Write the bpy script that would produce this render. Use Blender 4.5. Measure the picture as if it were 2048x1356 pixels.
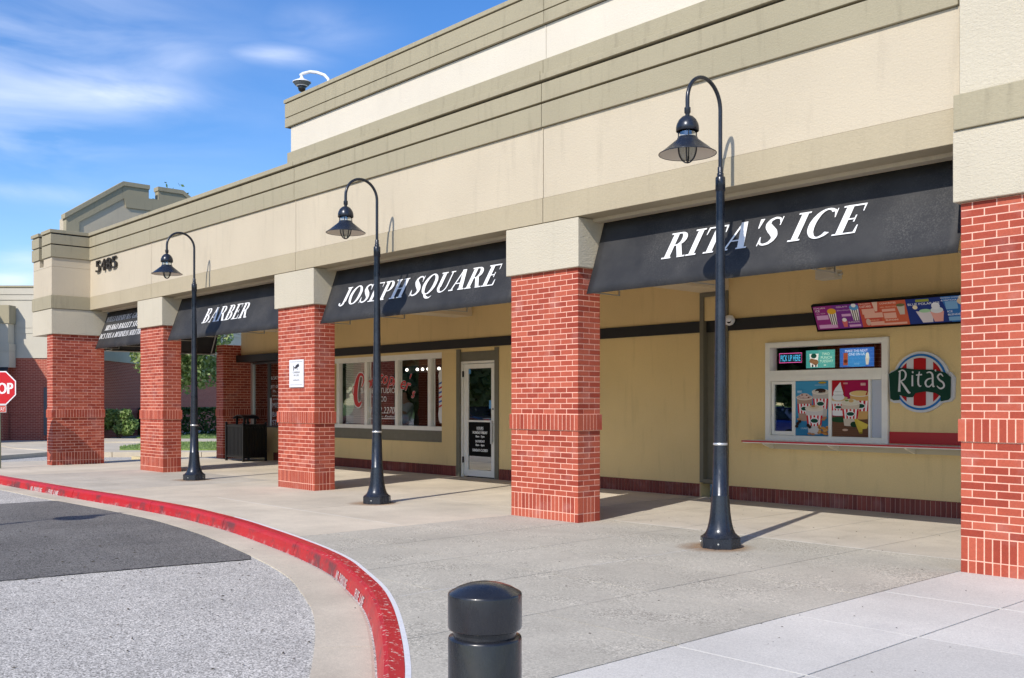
import bpy, math, random
from mathutils import Vector, Matrix
random.seed(7)
R = math.radians
# ------------------------------------------------------------------ camera, world, sun
scene = bpy.context.scene
for o in list(bpy.data.objects): bpy.data.objects.remove(o)
COL = scene.collection
CAM = Vector((9.6271, -8.8048, 1.4561)); FPX = 1987.57; HOR = 808.126
FW = Vector((-0.737474, 0.675375, 0)); RT = Vector((0.675375, 0.737474, 0))
cd = bpy.data.cameras.new('camera'); cam = bpy.data.objects.new('camera', cd); COL.objects.link(cam)
cam.location = CAM; cam.rotation_euler = (R(90), 0, math.atan2(0.737474, 0.675375))
cd.sensor_width = 36; cd.lens = FPX/2048*36; cd.shift_y = (HOR-678)/2048
cd.clip_end = 3000; cd.clip_start = .05
scene.camera = cam
SUN = Vector((-.29, 1, -.861)).normalized()
elev = math.asin(-SUN.z); az = math.atan2(-SUN.x, -SUN.y)
world = bpy.data.worlds.new('World'); scene.world = world; world.use_nodes = True
def build_world():
    nt = world.node_tree; nt.nodes.clear(); N = nt.nodes; L = nt.links
    out = N.new('ShaderNodeOutputWorld'); bg = N.new('ShaderNodeBackground')
    sky = N.new('ShaderNodeTexSky'); sky.sky_type = 'NISHITA'; sky.sun_disc = False
    sky.sun_elevation = elev; sky.sun_rotation = az % (2*math.pi)
    sky.air_density = 1.0; sky.dust_density = .35; sky.ozone_density = 2.2
    hs = N.new('ShaderNodeHueSaturation'); hs.inputs['Saturation'].default_value = 1.34
    hs.inputs['Value'].default_value = 1.03; hs.inputs['Hue'].default_value = .511
    L.new(sky.outputs[0], hs.inputs['Color'])
    tc = N.new('ShaderNodeTexCoord')
    # wispy clouds: soft directional patches broken by stretched noise
    mp = N.new('ShaderNodeMapping'); mp.inputs['Scale'].default_value = (3.0, 3.0, 12.0)
    mp.inputs['Rotation'].default_value = (0, 0, R(47)); L.new(tc.outputs['Generated'], mp.inputs['Vector'])
    nz = N.new('ShaderNodeTexNoise'); nz.inputs['Scale'].default_value = 1.6; nz.inputs['Detail'].default_value = 6
    nz.inputs['Roughness'].default_value = .52; nz.inputs['Distortion'].default_value = .5
    L.new(mp.outputs[0], nz.inputs['Vector'])
    def math_(op, a, b=None, c=None):
        n = N.new('ShaderNodeMath'); n.operation = op
        for i, v in enumerate((a, b, c)):
            if v is None: continue
            if isinstance(v, (int, float)): n.inputs[i].default_value = v
            else: L.new(v, n.inputs[i])
        return n.outputs[0]
    def direction(px, py):
        d = FW + RT*((px-1024)/FPX) + Vector((0, 0, (HOR-py)/FPX)); return d.normalized()
    total = None
    blobs = [(60, 150, .13, .055, .75), (170, 172, .09, .028, 1.0), (255, 190, .06, .016, 1.3), (560, 112, .040, .009, .75), (40, 262, .09, .03, .8),
             (30, 555, .04, .012, 1.0), (10, 558, .03, .008, 1.4), (60, 520, .04, .012, 1.0), (650, 55, .05, .02, .4), (330, 100, .05, .03, .45), (-150, 60, .2, .1, .8), (60, 385, .08, .01, .5)]
    for px, py, sx, sz, amp in blobs:
        c = direction(px, py)
        sub = N.new('ShaderNodeVectorMath'); sub.operation = 'SUBTRACT'; L.new(tc.outputs['Generated'], sub.inputs[0]); sub.inputs[1].default_value = c
        side = Vector((-c.y, c.x, 0)).normalized()
        d1 = N.new('ShaderNodeVectorMath'); d1.operation = 'DOT_PRODUCT'; L.new(sub.outputs[0], d1.inputs[0]); d1.inputs[1].default_value = side
        d2 = N.new('ShaderNodeVectorMath'); d2.operation = 'DOT_PRODUCT'; L.new(sub.outputs[0], d2.inputs[0]); d2.inputs[1].default_value = (0, 0, 1)
        d3 = N.new('ShaderNodeVectorMath'); d3.operation = 'DOT_PRODUCT'; L.new(sub.outputs[0], d3.inputs[0]); d3.inputs[1].default_value = c
        q = math_('ADD', math_('POWER', math_('ABSOLUTE', math_('DIVIDE', d1.outputs['Value'], sx)), 2), math_('POWER', math_('ABSOLUTE', math_('DIVIDE', d2.outputs['Value'], sz)), 2))
        q = math_('ADD', q, math_('POWER', math_('ABSOLUTE', math_('MULTIPLY', d3.outputs['Value'], 2)), 2))
        g = math_('MULTIPLY', math_('POWER', 2.718, math_('MULTIPLY', q, -1)), amp)
        total = g if total is None else math_('MAXIMUM', total, g)
    base = math_('ADD', math_('MULTIPLY', total, .42), math_('MULTIPLY', total, math_('MULTIPLY', math_('SUBTRACT', nz.outputs['Fac'], .5), 3.2)))
    thin = math_('MULTIPLY', math_('SUBTRACT', nz.outputs['Fac'], .60), .5)
    tot = math_('MAXIMUM', base, thin)
    cl = N.new('ShaderNodeClamp'); L.new(tot, cl.inputs[0])
    m2 = math_('MULTIPLY', cl.outputs[0], .72)
    mix = N.new('ShaderNodeMix'); mix.data_type = 'RGBA'
    L.new(m2, mix.inputs['Factor']); L.new(hs.outputs[0], mix.inputs['A']); mix.inputs['B'].default_value = (5.6, 6.1, 7.3, 1)
    L.new(mix.outputs['Result'], bg.inputs['Color']); bg.inputs['Strength'].default_value = .150
    L.new(bg.outputs[0], out.inputs[0])
build_world()
sl = bpy.data.lights.new('sun', 'SUN'); sl.energy = 3.75; sl.angle = R(.53); sl.color = (1, .94, .85)
so = bpy.data.objects.new('sun', sl); COL.objects.link(so); so.rotation_euler = SUN.to_track_quat('-Z', 'Y').to_euler()
so.location = (10, -20, 30)
vs = scene.view_settings; vs.view_transform = 'Standard'; vs.look = 'None'; vs.exposure = 0.30; vs.gamma = 1; vs.use_curve_mapping = False

# ------------------------------------------------------------------ helpers
def tag(o, label=None, cat=None, group=None, kind=None):
    if label: o['label'] = label
    if cat: o['category'] = cat
    if group: o['group'] = group
    if kind: o['kind'] = kind
    return o
def empty(name, loc=(0, 0, 0), rz=0, label=None, cat=None, group=None):
    o = bpy.data.objects.new(name, None); COL.objects.link(o); o.location = loc; o.rotation_euler = (0, 0, rz)
    o.empty_display_size = .2
    return tag(o, label, cat, group)
class MB:
    def __init__(s): s.v = []; s.f = []; s.m = []; s.smooth = []; s.mats = []
    def mi(s, mat):
        if mat is None: return 0
        if mat not in s.mats: s.mats.append(mat)
        return s.mats.index(mat)
    def add(s, vs, fs, mat=None, smooth=False):
        b = len(s.v); s.v += [tuple(p) for p in vs]; k = s.mi(mat)
        for f in fs: s.f.append(tuple(b+i for i in f)); s.m.append(k); s.smooth.append(smooth)
        return s
    def box(s, x0, x1, y0, y1, z0, z1, mat=None):
        v = [(x0,y0,z0),(x1,y0,z0),(x1,y1,z0),(x0,y1,z0),(x0,y0,z1),(x1,y0,z1),(x1,y1,z1),(x0,y1,z1)]
        return s.add(v, [(0,3,2,1),(4,5,6,7),(0,1,5,4),(1,2,6,5),(2,3,7,6),(3,0,4,7)], mat)
    def prism(s, poly, fn, d0, d1, mat=None):
        # poly: 2D pts; fn(a,b,d)->3D
        A = sum(poly[i][0]*poly[(i+1) % len(poly)][1]-poly[(i+1) % len(poly)][0]*poly[i][1] for i in range(len(poly)))
        o_ = Vector(fn(0, 0, 0)); hand = (Vector(fn(1, 0, 0))-o_).cross(Vector(fn(0, 1, 0))-o_).dot(Vector(fn(0, 0, 1))-o_)*(d1-d0)
        if A*hand < 0: poly = poly[::-1]
        n = len(poly); v = [fn(a, b, d0) for a, b in poly]+[fn(a, b, d1) for a, b in poly]
        return s.add(v, [tuple(range(n))[::-1], tuple(range(n, 2*n))]+[(i, (i+1) % n, n+(i+1) % n, n+i) for i in range(n)], mat)
    def lathe(s, prof, cx=0, cy=0, seg=24, mat=None, rot=0, smooth=True, cap=True):
        n = len(prof); v = []
        for r, z in prof:
            for i in range(seg):
                a = 2*math.pi*i/seg+rot; v.append((cx+r*math.cos(a), cy+r*math.sin(a), z))
        f = []
        for j in range(n-1):
            for i in range(seg):
                f.append((j*seg+i, j*seg+(i+1) % seg, (j+1)*seg+(i+1) % seg, (j+1)*seg+i))
        s.add(v, f, mat, smooth)
        if cap:
            if prof[-1][0] > 1e-4: s.add(v[-seg:], [tuple(range(seg))], mat)
            if prof[0][0] > 1e-4: s.add(v[:seg], [tuple(range(seg))[::-1]], mat)
        return s
    def tube(s, pts, r, seg=10, mat=None, closed=False):
        pts = [Vector(p) for p in pts]; n = len(pts); v = []; rr = r if isinstance(r, (list, tuple)) else [r]*n
        up = None
        for i, p in enumerate(pts):
            a = pts[(i-1) % n] if (i or closed) else p; b = pts[(i+1) % n] if (i < n-1 or closed) else p
            t = (b-a).normalized()
            if up is None:
                up = Vector((0, 0, 1)) if abs(t.z) < .9 else Vector((0, 1, 0))
            x = up.cross(t).normalized(); up = t.cross(x).normalized()
            for k in range(seg):
                an = 2*math.pi*k/seg; v.append(p+(x*math.cos(an)+up*math.sin(an))*rr[i])
        f = []
        for j in range(n if closed else n-1):
            for k in range(seg):
                j2 = (j+1) % n; f.append((j*seg+k, j*seg+(k+1) % seg, j2*seg+(k+1) % seg, j2*seg+k))
        s.add(v, f, mat, True)
        if not closed:
            s.add(v[:seg], [tuple(range(seg))[::-1]], mat); s.add(v[-seg:], [tuple(range(seg))], mat)
        return s
    def build(s, name, mat=None, parent=None, label=None, cat=None, group=None, kind=None, loc=None, bevel=0):
        me = bpy.data.meshes.new(name)
        off = Vector((0, 0, 0))
        if parent is not None and loc is None: off = Vector(parent.location) if not parent.get('_local') else off
        if loc is not None: off = Vector((0, 0, 0))
        me.from_pydata([tuple(Vector(p)-off) for p in s.v], [], s.f)
        mats = s.mats if s.mats else [mat]
        for m_ in mats: me.materials.append(m_ if m_ else mat)
        me.polygons.foreach_set('material_index', s.m)
        me.polygons.foreach_set('use_smooth', s.smooth)
        me.update()
        o = bpy.data.objects.new(name, me); COL.objects.link(o)
        if parent is not None: o.parent = parent
        if loc is not None: o.location = loc
        if bevel:
            b = o.modifiers.new('bevel', 'BEVEL'); b.width = bevel; b.segments = 2; b.limit_method = 'ANGLE'
        return tag(o, label, cat, group, kind)
def copy_tree(o, parent=None):
    c = o.copy(); COL.objects.link(c); c.parent = parent
    for ch in [x for x in bpy.data.objects if x.parent == o]: copy_tree(ch, c)
    return c
def px_of(p):
    d = Vector(p)-CAM; D = d.dot(FW)
    if D < .1: return (-9999, -9999)
    return 1024+FPX*d.dot(RT)/D, HOR-FPX*d.z/D
# ------------------------------------------------------------------ materials
MATS = {}
def nodemat(name):
    m = bpy.data.materials.new(name); m.use_nodes = True
    nt = m.node_tree; return m, nt, nt.nodes, nt.links, nt.nodes['Principled BSDF']
def simple(name, col, rough=.6, metal=0, emit=None, es=1, spec=.5, noise=.0, nscale=8, bump=0, bscale=60, coat=0):
    if name in MATS: return MATS[name]
    m, nt, N, L, b = nodemat(name)
    b.inputs['Base Color'].default_value = (*col, 1); b.inputs['Roughness'].default_value = rough; b.inputs['Metallic'].default_value = metal
    b.inputs['Specular IOR Level'].default_value = spec
    if coat: b.inputs['Coat Weight'].default_value = coat
    tc = N.new('ShaderNodeTexCoord')
    if noise:
        nz = N.new('ShaderNodeTexNoise'); nz.inputs['Scale'].default_value = nscale; nz.inputs['Detail'].default_value = 8; nz.inputs['Roughness'].default_value = .65
        L.new(tc.outputs['Object'], nz.inputs['Vector'])
        rm = N.new('ShaderNodeMapRange'); rm.inputs[1].default_value = .3; rm.inputs[2].default_value = .7; rm.inputs[3].default_value = 1-noise; rm.inputs[4].default_value = 1+noise
        L.new(nz.outputs['Fac'], rm.inputs[0])
        vm = N.new('ShaderNodeVectorMath'); vm.operation = 'SCALE'; vm.inputs[0].default_value = col; L.new(rm.outputs[0], vm.inputs['Scale'])
        L.new(vm.outputs[0], b.inputs['Base Color'])
    if bump:
        n2 = N.new('ShaderNodeTexNoise'); n2.inputs['Scale'].default_value = bscale; n2.inputs['Detail'].default_value = 4
        L.new(tc.outputs['Object'], n2.inputs['Vector'])
        bp = N.new('ShaderNodeBump'); bp.inputs['Strength'].default_value = bump; bp.inputs['Distance'].default_value = .01
        L.new(n2.outputs['Fac'], bp.inputs['Height']); L.new(bp.outputs[0], b.inputs['Normal'])
    if emit:
        b.inputs['Emission Color'].default_value = (*emit, 1); b.inputs['Emission Strength'].default_value = es
    MATS[name] = m; return m
def stucco(name, col, streak=.0, bump=.45):
    m, nt, N, L, b = nodemat(name); b.inputs['Roughness'].default_value = .88; b.inputs['Specular IOR Level'].default_value = .25
    geo = N.new('ShaderNodeNewGeometry')
    n1 = N.new('ShaderNodeTexNoise'); n1.inputs['Scale'].default_value = .9; n1.inputs['Detail'].default_value = 5; L.new(geo.outputs['Position'], n1.inputs['Vector'])
    n2 = N.new('ShaderNodeTexNoise'); n2.inputs['Scale'].default_value = 60; n2.inputs['Detail'].default_value = 3; L.new(geo.outputs['Position'], n2.inputs['Vector'])
    a = N.new('ShaderNodeMath'); a.operation = 'MULTIPLY_ADD'; L.new(n1.outputs['Fac'], a.inputs[0]); a.inputs[1].default_value = .22; a.inputs[2].default_value = .80
    a2 = N.new('ShaderNodeMath'); a2.operation = 'MULTIPLY_ADD'; L.new(n2.outputs['Fac'], a2.inputs[0]); a2.inputs[1].default_value = .20; L.new(a.outputs[0], a2.inputs[2])
    src = a2.outputs[0]
    if streak:
        mp = N.new('ShaderNodeMapping'); mp.inputs['Scale'].default_value = (5, 5, .6); L.new(geo.outputs['Position'], mp.inputs[0])
        n3 = N.new('ShaderNodeTexNoise'); n3.inputs['Scale'].default_value = 2.0; n3.inputs['Detail'].default_value = 8; L.new(mp.outputs[0], n3.inputs['Vector'])
        r = N.new('ShaderNodeMapRange'); r.inputs[1].default_value = .56; r.inputs[2].default_value = .78; r.inputs[3].default_value = 0; r.inputs[4].default_value = -streak
        L.new(n3.outputs['Fac'], r.inputs[0]); a3 = N.new('ShaderNodeMath'); a3.operation = 'ADD'; L.new(src, a3.inputs[0]); L.new(r.outputs[0], a3.inputs[1]); src = a3.outputs[0]
    vm = N.new('ShaderNodeVectorMath'); vm.operation = 'SCALE'; vm.inputs[0].default_value = col; L.new(src, vm.inputs['Scale']); L.new(vm.outputs[0], b.inputs['Base Color'])
    mp2 = N.new('ShaderNodeMapping'); mp2.inputs['Scale'].default_value = (1, 1, 2.2); L.new(geo.outputs['Position'], mp2.inputs[0])
    n4 = N.new('ShaderNodeTexNoise'); n4.inputs['Scale'].default_value = 26; n4.inputs['Detail'].default_value = 5; n4.inputs['Distortion'].default_value = .6; L.new(mp2.outputs[0], n4.inputs['Vector'])
    bp = N.new('ShaderNodeBump'); bp.inputs['Strength'].default_value = bump; bp.inputs['Distance'].default_value = .012; L.new(n4.outputs['Fac'], bp.inputs['Height']); L.new(bp.outputs[0], b.inputs['Normal'])
    return m
M_cream = stucco('cream_stucco', (.53, .455, .335), .10, .28)
M_cream2 = stucco('pale_stucco', (.64, .58, .475), .05, .25)
M_pcream = stucco('pier_stucco', (.53, .475, .365), .06, .6)
M_band = stucco('tan_band_stucco', (.42, .355, .24), .08, .28)
M_corn = stucco('cornice_stucco', (.355, .312, .212), .2, .3)
M_shop = stucco('shop_wall_stucco', (.74, .55, .26), .10, .25)
M_soffit = stucco('soffit_stucco', (.68, .57, .40), 0, .25)
M_fcream = stucco('grey_cream_stucco', (.55, .51, .42), .06)
M_olive = simple('olive_trim', (.155, .14, .095), .55, noise=.08)
M_blackband = simple('black_band', (.011, .011, .010), .5, noise=.15)
M_white = simple('white_frame', (.84, .81, .72), .35, noise=.04)
M_alu = simple('aluminium', (.62, .62, .60), .35, .6)
M_dkalu = simple('dark_frame', (.12, .12, .12), .4, .3)
M_iron = simple('black_painted_metal', (.022, .027, .038), .33, .25, noise=.25, nscale=5, bump=.05, bscale=25)
M_lampin = simple('shade_inside_white', (.66, .60, .50), .5)
M_canvas_ = simple('awning_canvas', (.026, .0265, .029), .62, noise=.42, nscale=3.5, bump=.15, bscale=240)
def canvas_mat():
    m, nt, N, L, b = nodemat('awning_canvas_dusty'); b.inputs['Roughness'].default_value = .66; b.inputs['Specular IOR Level'].default_value = .35
    geo = N.new('ShaderNodeNewGeometry')
    def noise(sc, det, rg):
        n = N.new('ShaderNodeTexNoise'); n.inputs['Scale'].default_value = sc; n.inputs['Detail'].default_value = det; n.inputs['Roughness'].default_value = rg; L.new(geo.outputs['Position'], n.inputs['Vector']); return n.outputs['Fac']
    def rng(f, a, c, lo, hi):
        q = N.new('ShaderNodeMapRange'); q.inputs[1].default_value = a; q.inputs[2].default_value = c; q.inputs[3].default_value = lo; q.inputs[4].default_value = hi; L.new(f, q.inputs[0]); return q.outputs[0]
    big = rng(noise(1.1, 4, .6), .45, .7, 0, 1); fine = rng(noise(60, 6, .75), .48, .62, 0, 1)
    mu = N.new('ShaderNodeMath'); mu.operation = 'MULTIPLY'; L.new(big, mu.inputs[0]); L.new(fine, mu.inputs[1]); m2 = N.new('ShaderNodeMath'); m2.operation = 'MULTIPLY_ADD'; L.new(mu.outputs[0], m2.inputs[0]); m2.inputs[1].default_value = .30; L.new(rng(noise(2.6, 6, .6), .35, .75, 0, .12), m2.inputs[2])
    mx = N.new('ShaderNodeMix'); mx.data_type = 'RGBA'; L.new(m2.outputs[0], mx.inputs['Factor']); mx.inputs['A'].default_value = (.022, .0225, .025, 1); mx.inputs['B'].default_value = (.20, .19, .17, 1); L.new(mx.outputs['Result'], b.inputs['Base Color'])
    wv = N.new('ShaderNodeTexWave'); wv.inputs['Scale'].default_value = .35; wv.inputs['Distortion'].default_value = 6; wv.inputs['Detail'].default_value = 2; wv.inputs['Detail Scale'].default_value = 1.2; L.new(geo.outputs['Position'], wv.inputs['Vector'])
    bp = N.new('ShaderNodeBump'); bp.inputs['Strength'].default_value = .35; bp.inputs['Distance'].default_value = .03; L.new(wv.outputs['Fac'], bp.inputs['Height']); L.new(bp.outputs[0], b.inputs['Normal'])
    return m
M_canvas = canvas_mat()
M_letter = simple('white_lettering', (.80, .80, .80), .55, noise=.05)
M_tube = simple('galvanised_tube', (.45, .44, .40), .4, .6)
M_dark = simple('dark_void', (.012, .012, .012), .9)
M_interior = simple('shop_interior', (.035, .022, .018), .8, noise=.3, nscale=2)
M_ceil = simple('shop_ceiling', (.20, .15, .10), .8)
M_slat = simple('blind_slat', (.86, .84, .75), .5)
M_redpaint = simple('red_paint', (.48, .015, .02), .35)
M_bulb = simple('lit_bulb', (.9, .9, .85), .3, emit=(1, .93, .8), es=3)

def brick_mat(name, c1, c2, c3):
    m, nt, N, L, b = nodemat(name); b.inputs['Roughness'].default_value = .8; b.inputs['Specular IOR Level'].default_value = .3
    oi = N.new('ShaderNodeObjectInfo'); geo = N.new('ShaderNodeNewGeometry')
    cr = N.new('ShaderNodeValToRGB'); e = cr.color_ramp; e.elements[0].color = (*c1, 1); e.elements[1].color = (*c3, 1); k = e.elements.new(.5); k.color = (*c2, 1)
    L.new(oi.outputs['Random'], cr.inputs[0])
    nz = N.new('ShaderNodeTexNoise'); nz.inputs['Scale'].default_value = 38; nz.inputs['Detail'].default_value = 6; nz.inputs['Roughness'].default_value = .7; L.new(geo.outputs['Position'], nz.inputs['Vector'])
    n2 = N.new('ShaderNodeTexNoise'); n2.inputs['Scale'].default_value = 1.4; n2.inputs['Detail'].default_value = 4; L.new(geo.outputs['Position'], n2.inputs['Vector'])
    a = N.new('ShaderNodeMath'); a.operation = 'MULTIPLY_ADD'; L.new(nz.outputs['Fac'], a.inputs[0]); a.inputs[1].default_value = .55; a.inputs[2].default_value = .52
    a2 = N.new('ShaderNodeMath'); a2.operation = 'MULTIPLY_ADD'; L.new(n2.outputs['Fac'], a2.inputs[0]); a2.inputs[1].default_value = .4; L.new(a.outputs[0], a2.inputs[2])
    vm = N.new('ShaderNodeVectorMath'); vm.operation = 'SCALE'; L.new(cr.outputs[0], vm.inputs[0]); L.new(a2.outputs[0], vm.inputs['Scale'])
    # faint pale bloom (efflorescence)
    n3 = N.new('ShaderNodeTexNoise'); n3.inputs['Scale'].default_value = 3.2; n3.inputs['Detail'].default_value = 7; L.new(geo.outputs['Position'], n3.inputs['Vector'])
    rr = N.new('ShaderNodeMapRange'); rr.inputs[1].default_value = .56; rr.inputs[2].default_value = .8; rr.inputs[3].default_value = 0; rr.inputs[4].default_value = .3; L.new(n3.outputs['Fac'], rr.inputs[0])
    mx = N.new('ShaderNodeMix'); mx.data_type = 'RGBA'; L.new(rr.outputs[0], mx.inputs['Factor']); L.new(vm.outputs[0], mx.inputs['A']); mx.inputs['B'].default_value = (.55, .36, .33, 1)
    L.new(mx.outputs['Result'], b.inputs['Base Color'])
    bp = N.new('ShaderNodeBump'); bp.inputs['Strength'].default_value = .35; bp.inputs['Distance'].default_value = .004; L.new(nz.outputs['Fac'], bp.inputs['Height']); L.new(bp.outputs[0], b.inputs['Normal'])
    return m
M_brick = brick_mat('red_brick', (.29, .046, .026), (.375, .072, .040), (.45, .105, .060))
M_brickdk = brick_mat('brown_red_brick', (.16, .042, .033), (.20, .052, .038), (.24, .062, .045))
M_mortar = simple('pink_mortar', (.82, .47, .355), .9, noise=.12, nscale=30, bump=.3, bscale=120)
M_mortar_dk = simple('brown_mortar', (.62, .38, .30), .9, noise=.12, nscale=30)
def brick_wall_mat(name, scale_obj=True):
    m, nt, N, L, b = nodemat(name); b.inputs['Roughness'].default_value = .85
    tc = N.new('ShaderNodeTexCoord'); sp = N.new('ShaderNodeSeparateXYZ'); L.new(tc.outputs['Object'], sp.inputs[0])
    ad = N.new('ShaderNodeMath'); ad.operation = 'ADD'; L.new(sp.outputs[0], ad.inputs[0]); L.new(sp.outputs[1], ad.inputs[1])
    cb = N.new('ShaderNodeCombineXYZ'); L.new(ad.outputs[0], cb.inputs[0]); L.new(sp.outputs[2], cb.inputs[1])
    br = N.new('ShaderNodeTexBrick'); br.inputs['Scale'].default_value = 1; br.inputs['Brick Width'].default_value = .2032; br.inputs['Row Height'].default_value = .0677
    br.inputs['Mortar Size'].default_value = .008; br.inputs['Color1'].default_value = (.32, .058, .035, 1); br.inputs['Color2'].default_value = (.40, .08, .05, 1); br.inputs['Mortar'].default_value = (.55, .27, .19, 1)
    L.new(cb.outputs[0], br.inputs['Vector']); L.new(br.outputs['Color'], b.inputs['Base Color'])
    return m
M_farbrick = brick_wall_mat('far_brick')
def glass(name, refl=.10, tint=(1, 1, 1)):
    m = bpy.data.materials.new(name); m.use_nodes = True; nt = m.node_tree; N = nt.nodes; L = nt.links; N.clear()
    out = N.new('ShaderNodeOutputMaterial'); t = N.new('ShaderNodeBsdfTransparent'); t.inputs[0].default_value = (*tint, 1)
    g = N.new('ShaderNodeBsdfGlossy'); g.inputs['Roughness'].default_value = .0; g.inputs['Color'].default_value = (.9, .95, 1, 1)
    fr = N.new('ShaderNodeFresnel'); fr.inputs[0].default_value = 1.5
    a = N.new('ShaderNodeMath'); a.operation = 'MULTIPLY_ADD'; L.new(fr.outputs[0], a.inputs[0]); a.inputs[1].default_value = 1.6; a.inputs[2].default_value = refl
    a.use_clamp = True; gb_ = N.new('ShaderNodeNewGeometry'); inv = N.new('ShaderNodeMath'); inv.operation = 'SUBTRACT'; inv.inputs[0].default_value = 1; L.new(gb_.outputs['Backfacing'], inv.inputs[1]); af = N.new('ShaderNodeMath'); af.operation = 'MULTIPLY'; L.new(a.outputs[0], af.inputs[0]); L.new(inv.outputs[0], af.inputs[1]); a = af
    geo = N.new('ShaderNodeNewGeometry'); nz = N.new('ShaderNodeTexNoise'); nz.inputs['Scale'].default_value = 1.3; L.new(geo.outputs['Position'], nz.inputs['Vector'])
    bp = N.new('ShaderNodeBump'); bp.inputs['Strength'].default_value = .05; bp.inputs['Distance'].default_value = .02; L.new(nz.outputs['Fac'], bp.inputs['Height']); L.new(bp.outputs[0], g.inputs['Normal'])
    mx = N.new('ShaderNodeMixShader'); L.new(a.outputs[0], mx.inputs[0]); L.new(t.outputs[0], mx.inputs[1]); L.new(g.outputs[0], mx.inputs[2]); L.new(mx.outputs[0], out.inputs[0])
    return m
M_glass = glass('window_glass')
M_glass2 = glass('reflective_glass', .26, (.6, .63, .62))
M_lampglass = glass('lamp_glass', .16, (.85, .88, .88))
def concrete(name, col, speck=.15, sscale=160, patch=.15, stain=.0, stainc=(.3, .27, .2), rough=.9, seed=0, contrast=(.38, .62), crack=0, pscale=.8, grain=0, gscale=110, gpatch=False):
    m, nt, N, L, b = nodemat(name); b.inputs['Roughness'].default_value = rough; b.inputs['Specular IOR Level'].default_value = .2
    geo = N.new('ShaderNodeNewGeometry'); oi = N.new('ShaderNodeObjectInfo')
    mp = N.new('ShaderNodeMapping'); mp.inputs['Location'].default_value = (seed*3.1, seed*7.7, 0); L.new(geo.outputs['Position'], mp.inputs[0])
    def noise(sc, det=6, rgh=.6, dist=0):
        n = N.new('ShaderNodeTexNoise'); n.inputs['Scale'].default_value = sc; n.inputs['Detail'].default_value = det; n.inputs['Roughness'].default_value = rgh; n.inputs['Distortion'].default_value = dist
        L.new(mp.outputs[0], n.inputs['Vector']); return n.outputs['Fac']
    def rng(f, a, c, lo, hi):
        r = N.new('ShaderNodeMapRange'); r.inputs[1].default_value = a; r.inputs[2].default_value = c; r.inputs[3].default_value = lo; r.inputs[4].default_value = hi; L.new(f, r.inputs[0]); return r.outputs[0]
    def mul(x, y):
        n = N.new('ShaderNodeMath'); n.operation = 'MULTIPLY'; L.new(x, n.inputs[0]); L.new(y, n.inputs[1]); return n.outputs[0]
    big = rng(noise(pscale, 7, .6), .3, .7, 1-patch, 1+patch)
    fine = rng(noise(sscale, 2, .5), contrast[0], contrast[1], 1-speck, 1+speck)
    mid = rng(noise(sscale*.28, 4, .6), .35, .65, 1-speck*.5, 1+speck*.5)
    tone = rng(oi.outputs['Random'], 0, 1, .95, 1.05)
    sc = mul(mul(big, fine), mul(mid, tone))
    vm = N.new('ShaderNodeVectorMath'); vm.operation = 'SCALE'; vm.inputs[0].default_value = col; L.new(sc, vm.inputs['Scale'])
    src = vm.outputs[0]
    if stain:
        sf = rng(noise(1.5, 8, .7, .8), .52, .72, 0, stain)
        mx = N.new('ShaderNodeMix'); mx.data_type = 'RGBA'; L.new(sf, mx.inputs['Factor']); L.new(src, mx.inputs['A']); mx.inputs['B'].default_value = (*stainc, 1); src = mx.outputs['Result']
    if grain:
        vg = N.new('ShaderNodeTexVoronoi'); vg.inputs['Scale'].default_value = gscale; L.new(mp.outputs[0], vg.inputs['Vector'])
        sg = N.new('ShaderNodeSeparateColor'); L.new(vg.outputs['Color'], sg.inputs[0])
        gv = rng(sg.outputs[0], 0, 1, 1-grain, 1+grain)
        if gpatch:
            pk = rng(noise(1.7, 5, .6), .45, .62, .25, 1.0)
            mm = N.new('ShaderNodeMath'); mm.operation = 'SUBTRACT'; L.new(gv, mm.inputs[0]); mm.inputs[1].default_value = 1
            m3 = N.new('ShaderNodeMath'); m3.operation = 'MULTIPLY_ADD'; L.new(mm.outputs[0], m3.inputs[0]); L.new(pk, m3.inputs[1]); m3.inputs[2].default_value = 1; gv = m3.outputs[0]
        vm2 = N.new('ShaderNodeVectorMath'); vm2.operation = 'SCALE'; L.new(src, vm2.inputs[0]); L.new(gv, vm2.inputs['Scale']); src = vm2.outputs[0]
    # small dark chips
    vo = N.new('ShaderNodeTexVoronoi'); vo.inputs['Scale'].default_value = 5.5; L.new(mp.outputs[0], vo.inputs['Vector'])
    ch = rng(vo.outputs['Distance'], .02, .05, .55, 0)
    mx2 = N.new('ShaderNodeMix'); mx2.data_type = 'RGBA'; L.new(ch, mx2.inputs['Factor']); L.new(src, mx2.inputs['A']); mx2.inputs['B'].default_value = (.08, .07, .055, 1); src = mx2.outputs['Result']
    if crack:
        v2 = N.new('ShaderNodeTexVoronoi'); v2.feature = 'DISTANCE_TO_EDGE'; v2.inputs['Scale'].default_value = crack; n9 = N.new('ShaderNodeTexNoise'); n9.inputs['Scale'].default_value = 2.5; n9.inputs['Detail'].default_value = 6
        L.new(mp.outputs[0], n9.inputs['Vector']); ad = N.new('ShaderNodeVectorMath'); ad.operation = 'MULTIPLY_ADD'; L.new(n9.outputs['Color'], ad.inputs[0]); ad.inputs[1].default_value = (.5, .5, .5); L.new(mp.outputs[0], ad.inputs[2]); L.new(ad.outputs[0], v2.inputs['Vector'])
        cf = rng(v2.outputs['Distance'], .0, .004, .6, 0)
        mx3 = N.new('ShaderNodeMix'); mx3.data_type = 'RGBA'; L.new(cf, mx3.inputs['Factor']); L.new(src, mx3.inputs['A']); mx3.inputs['B'].default_value = (.07, .065, .06, 1); src = mx3.outputs['Result']
    L.new(src, b.inputs['Base Color'])
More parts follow.
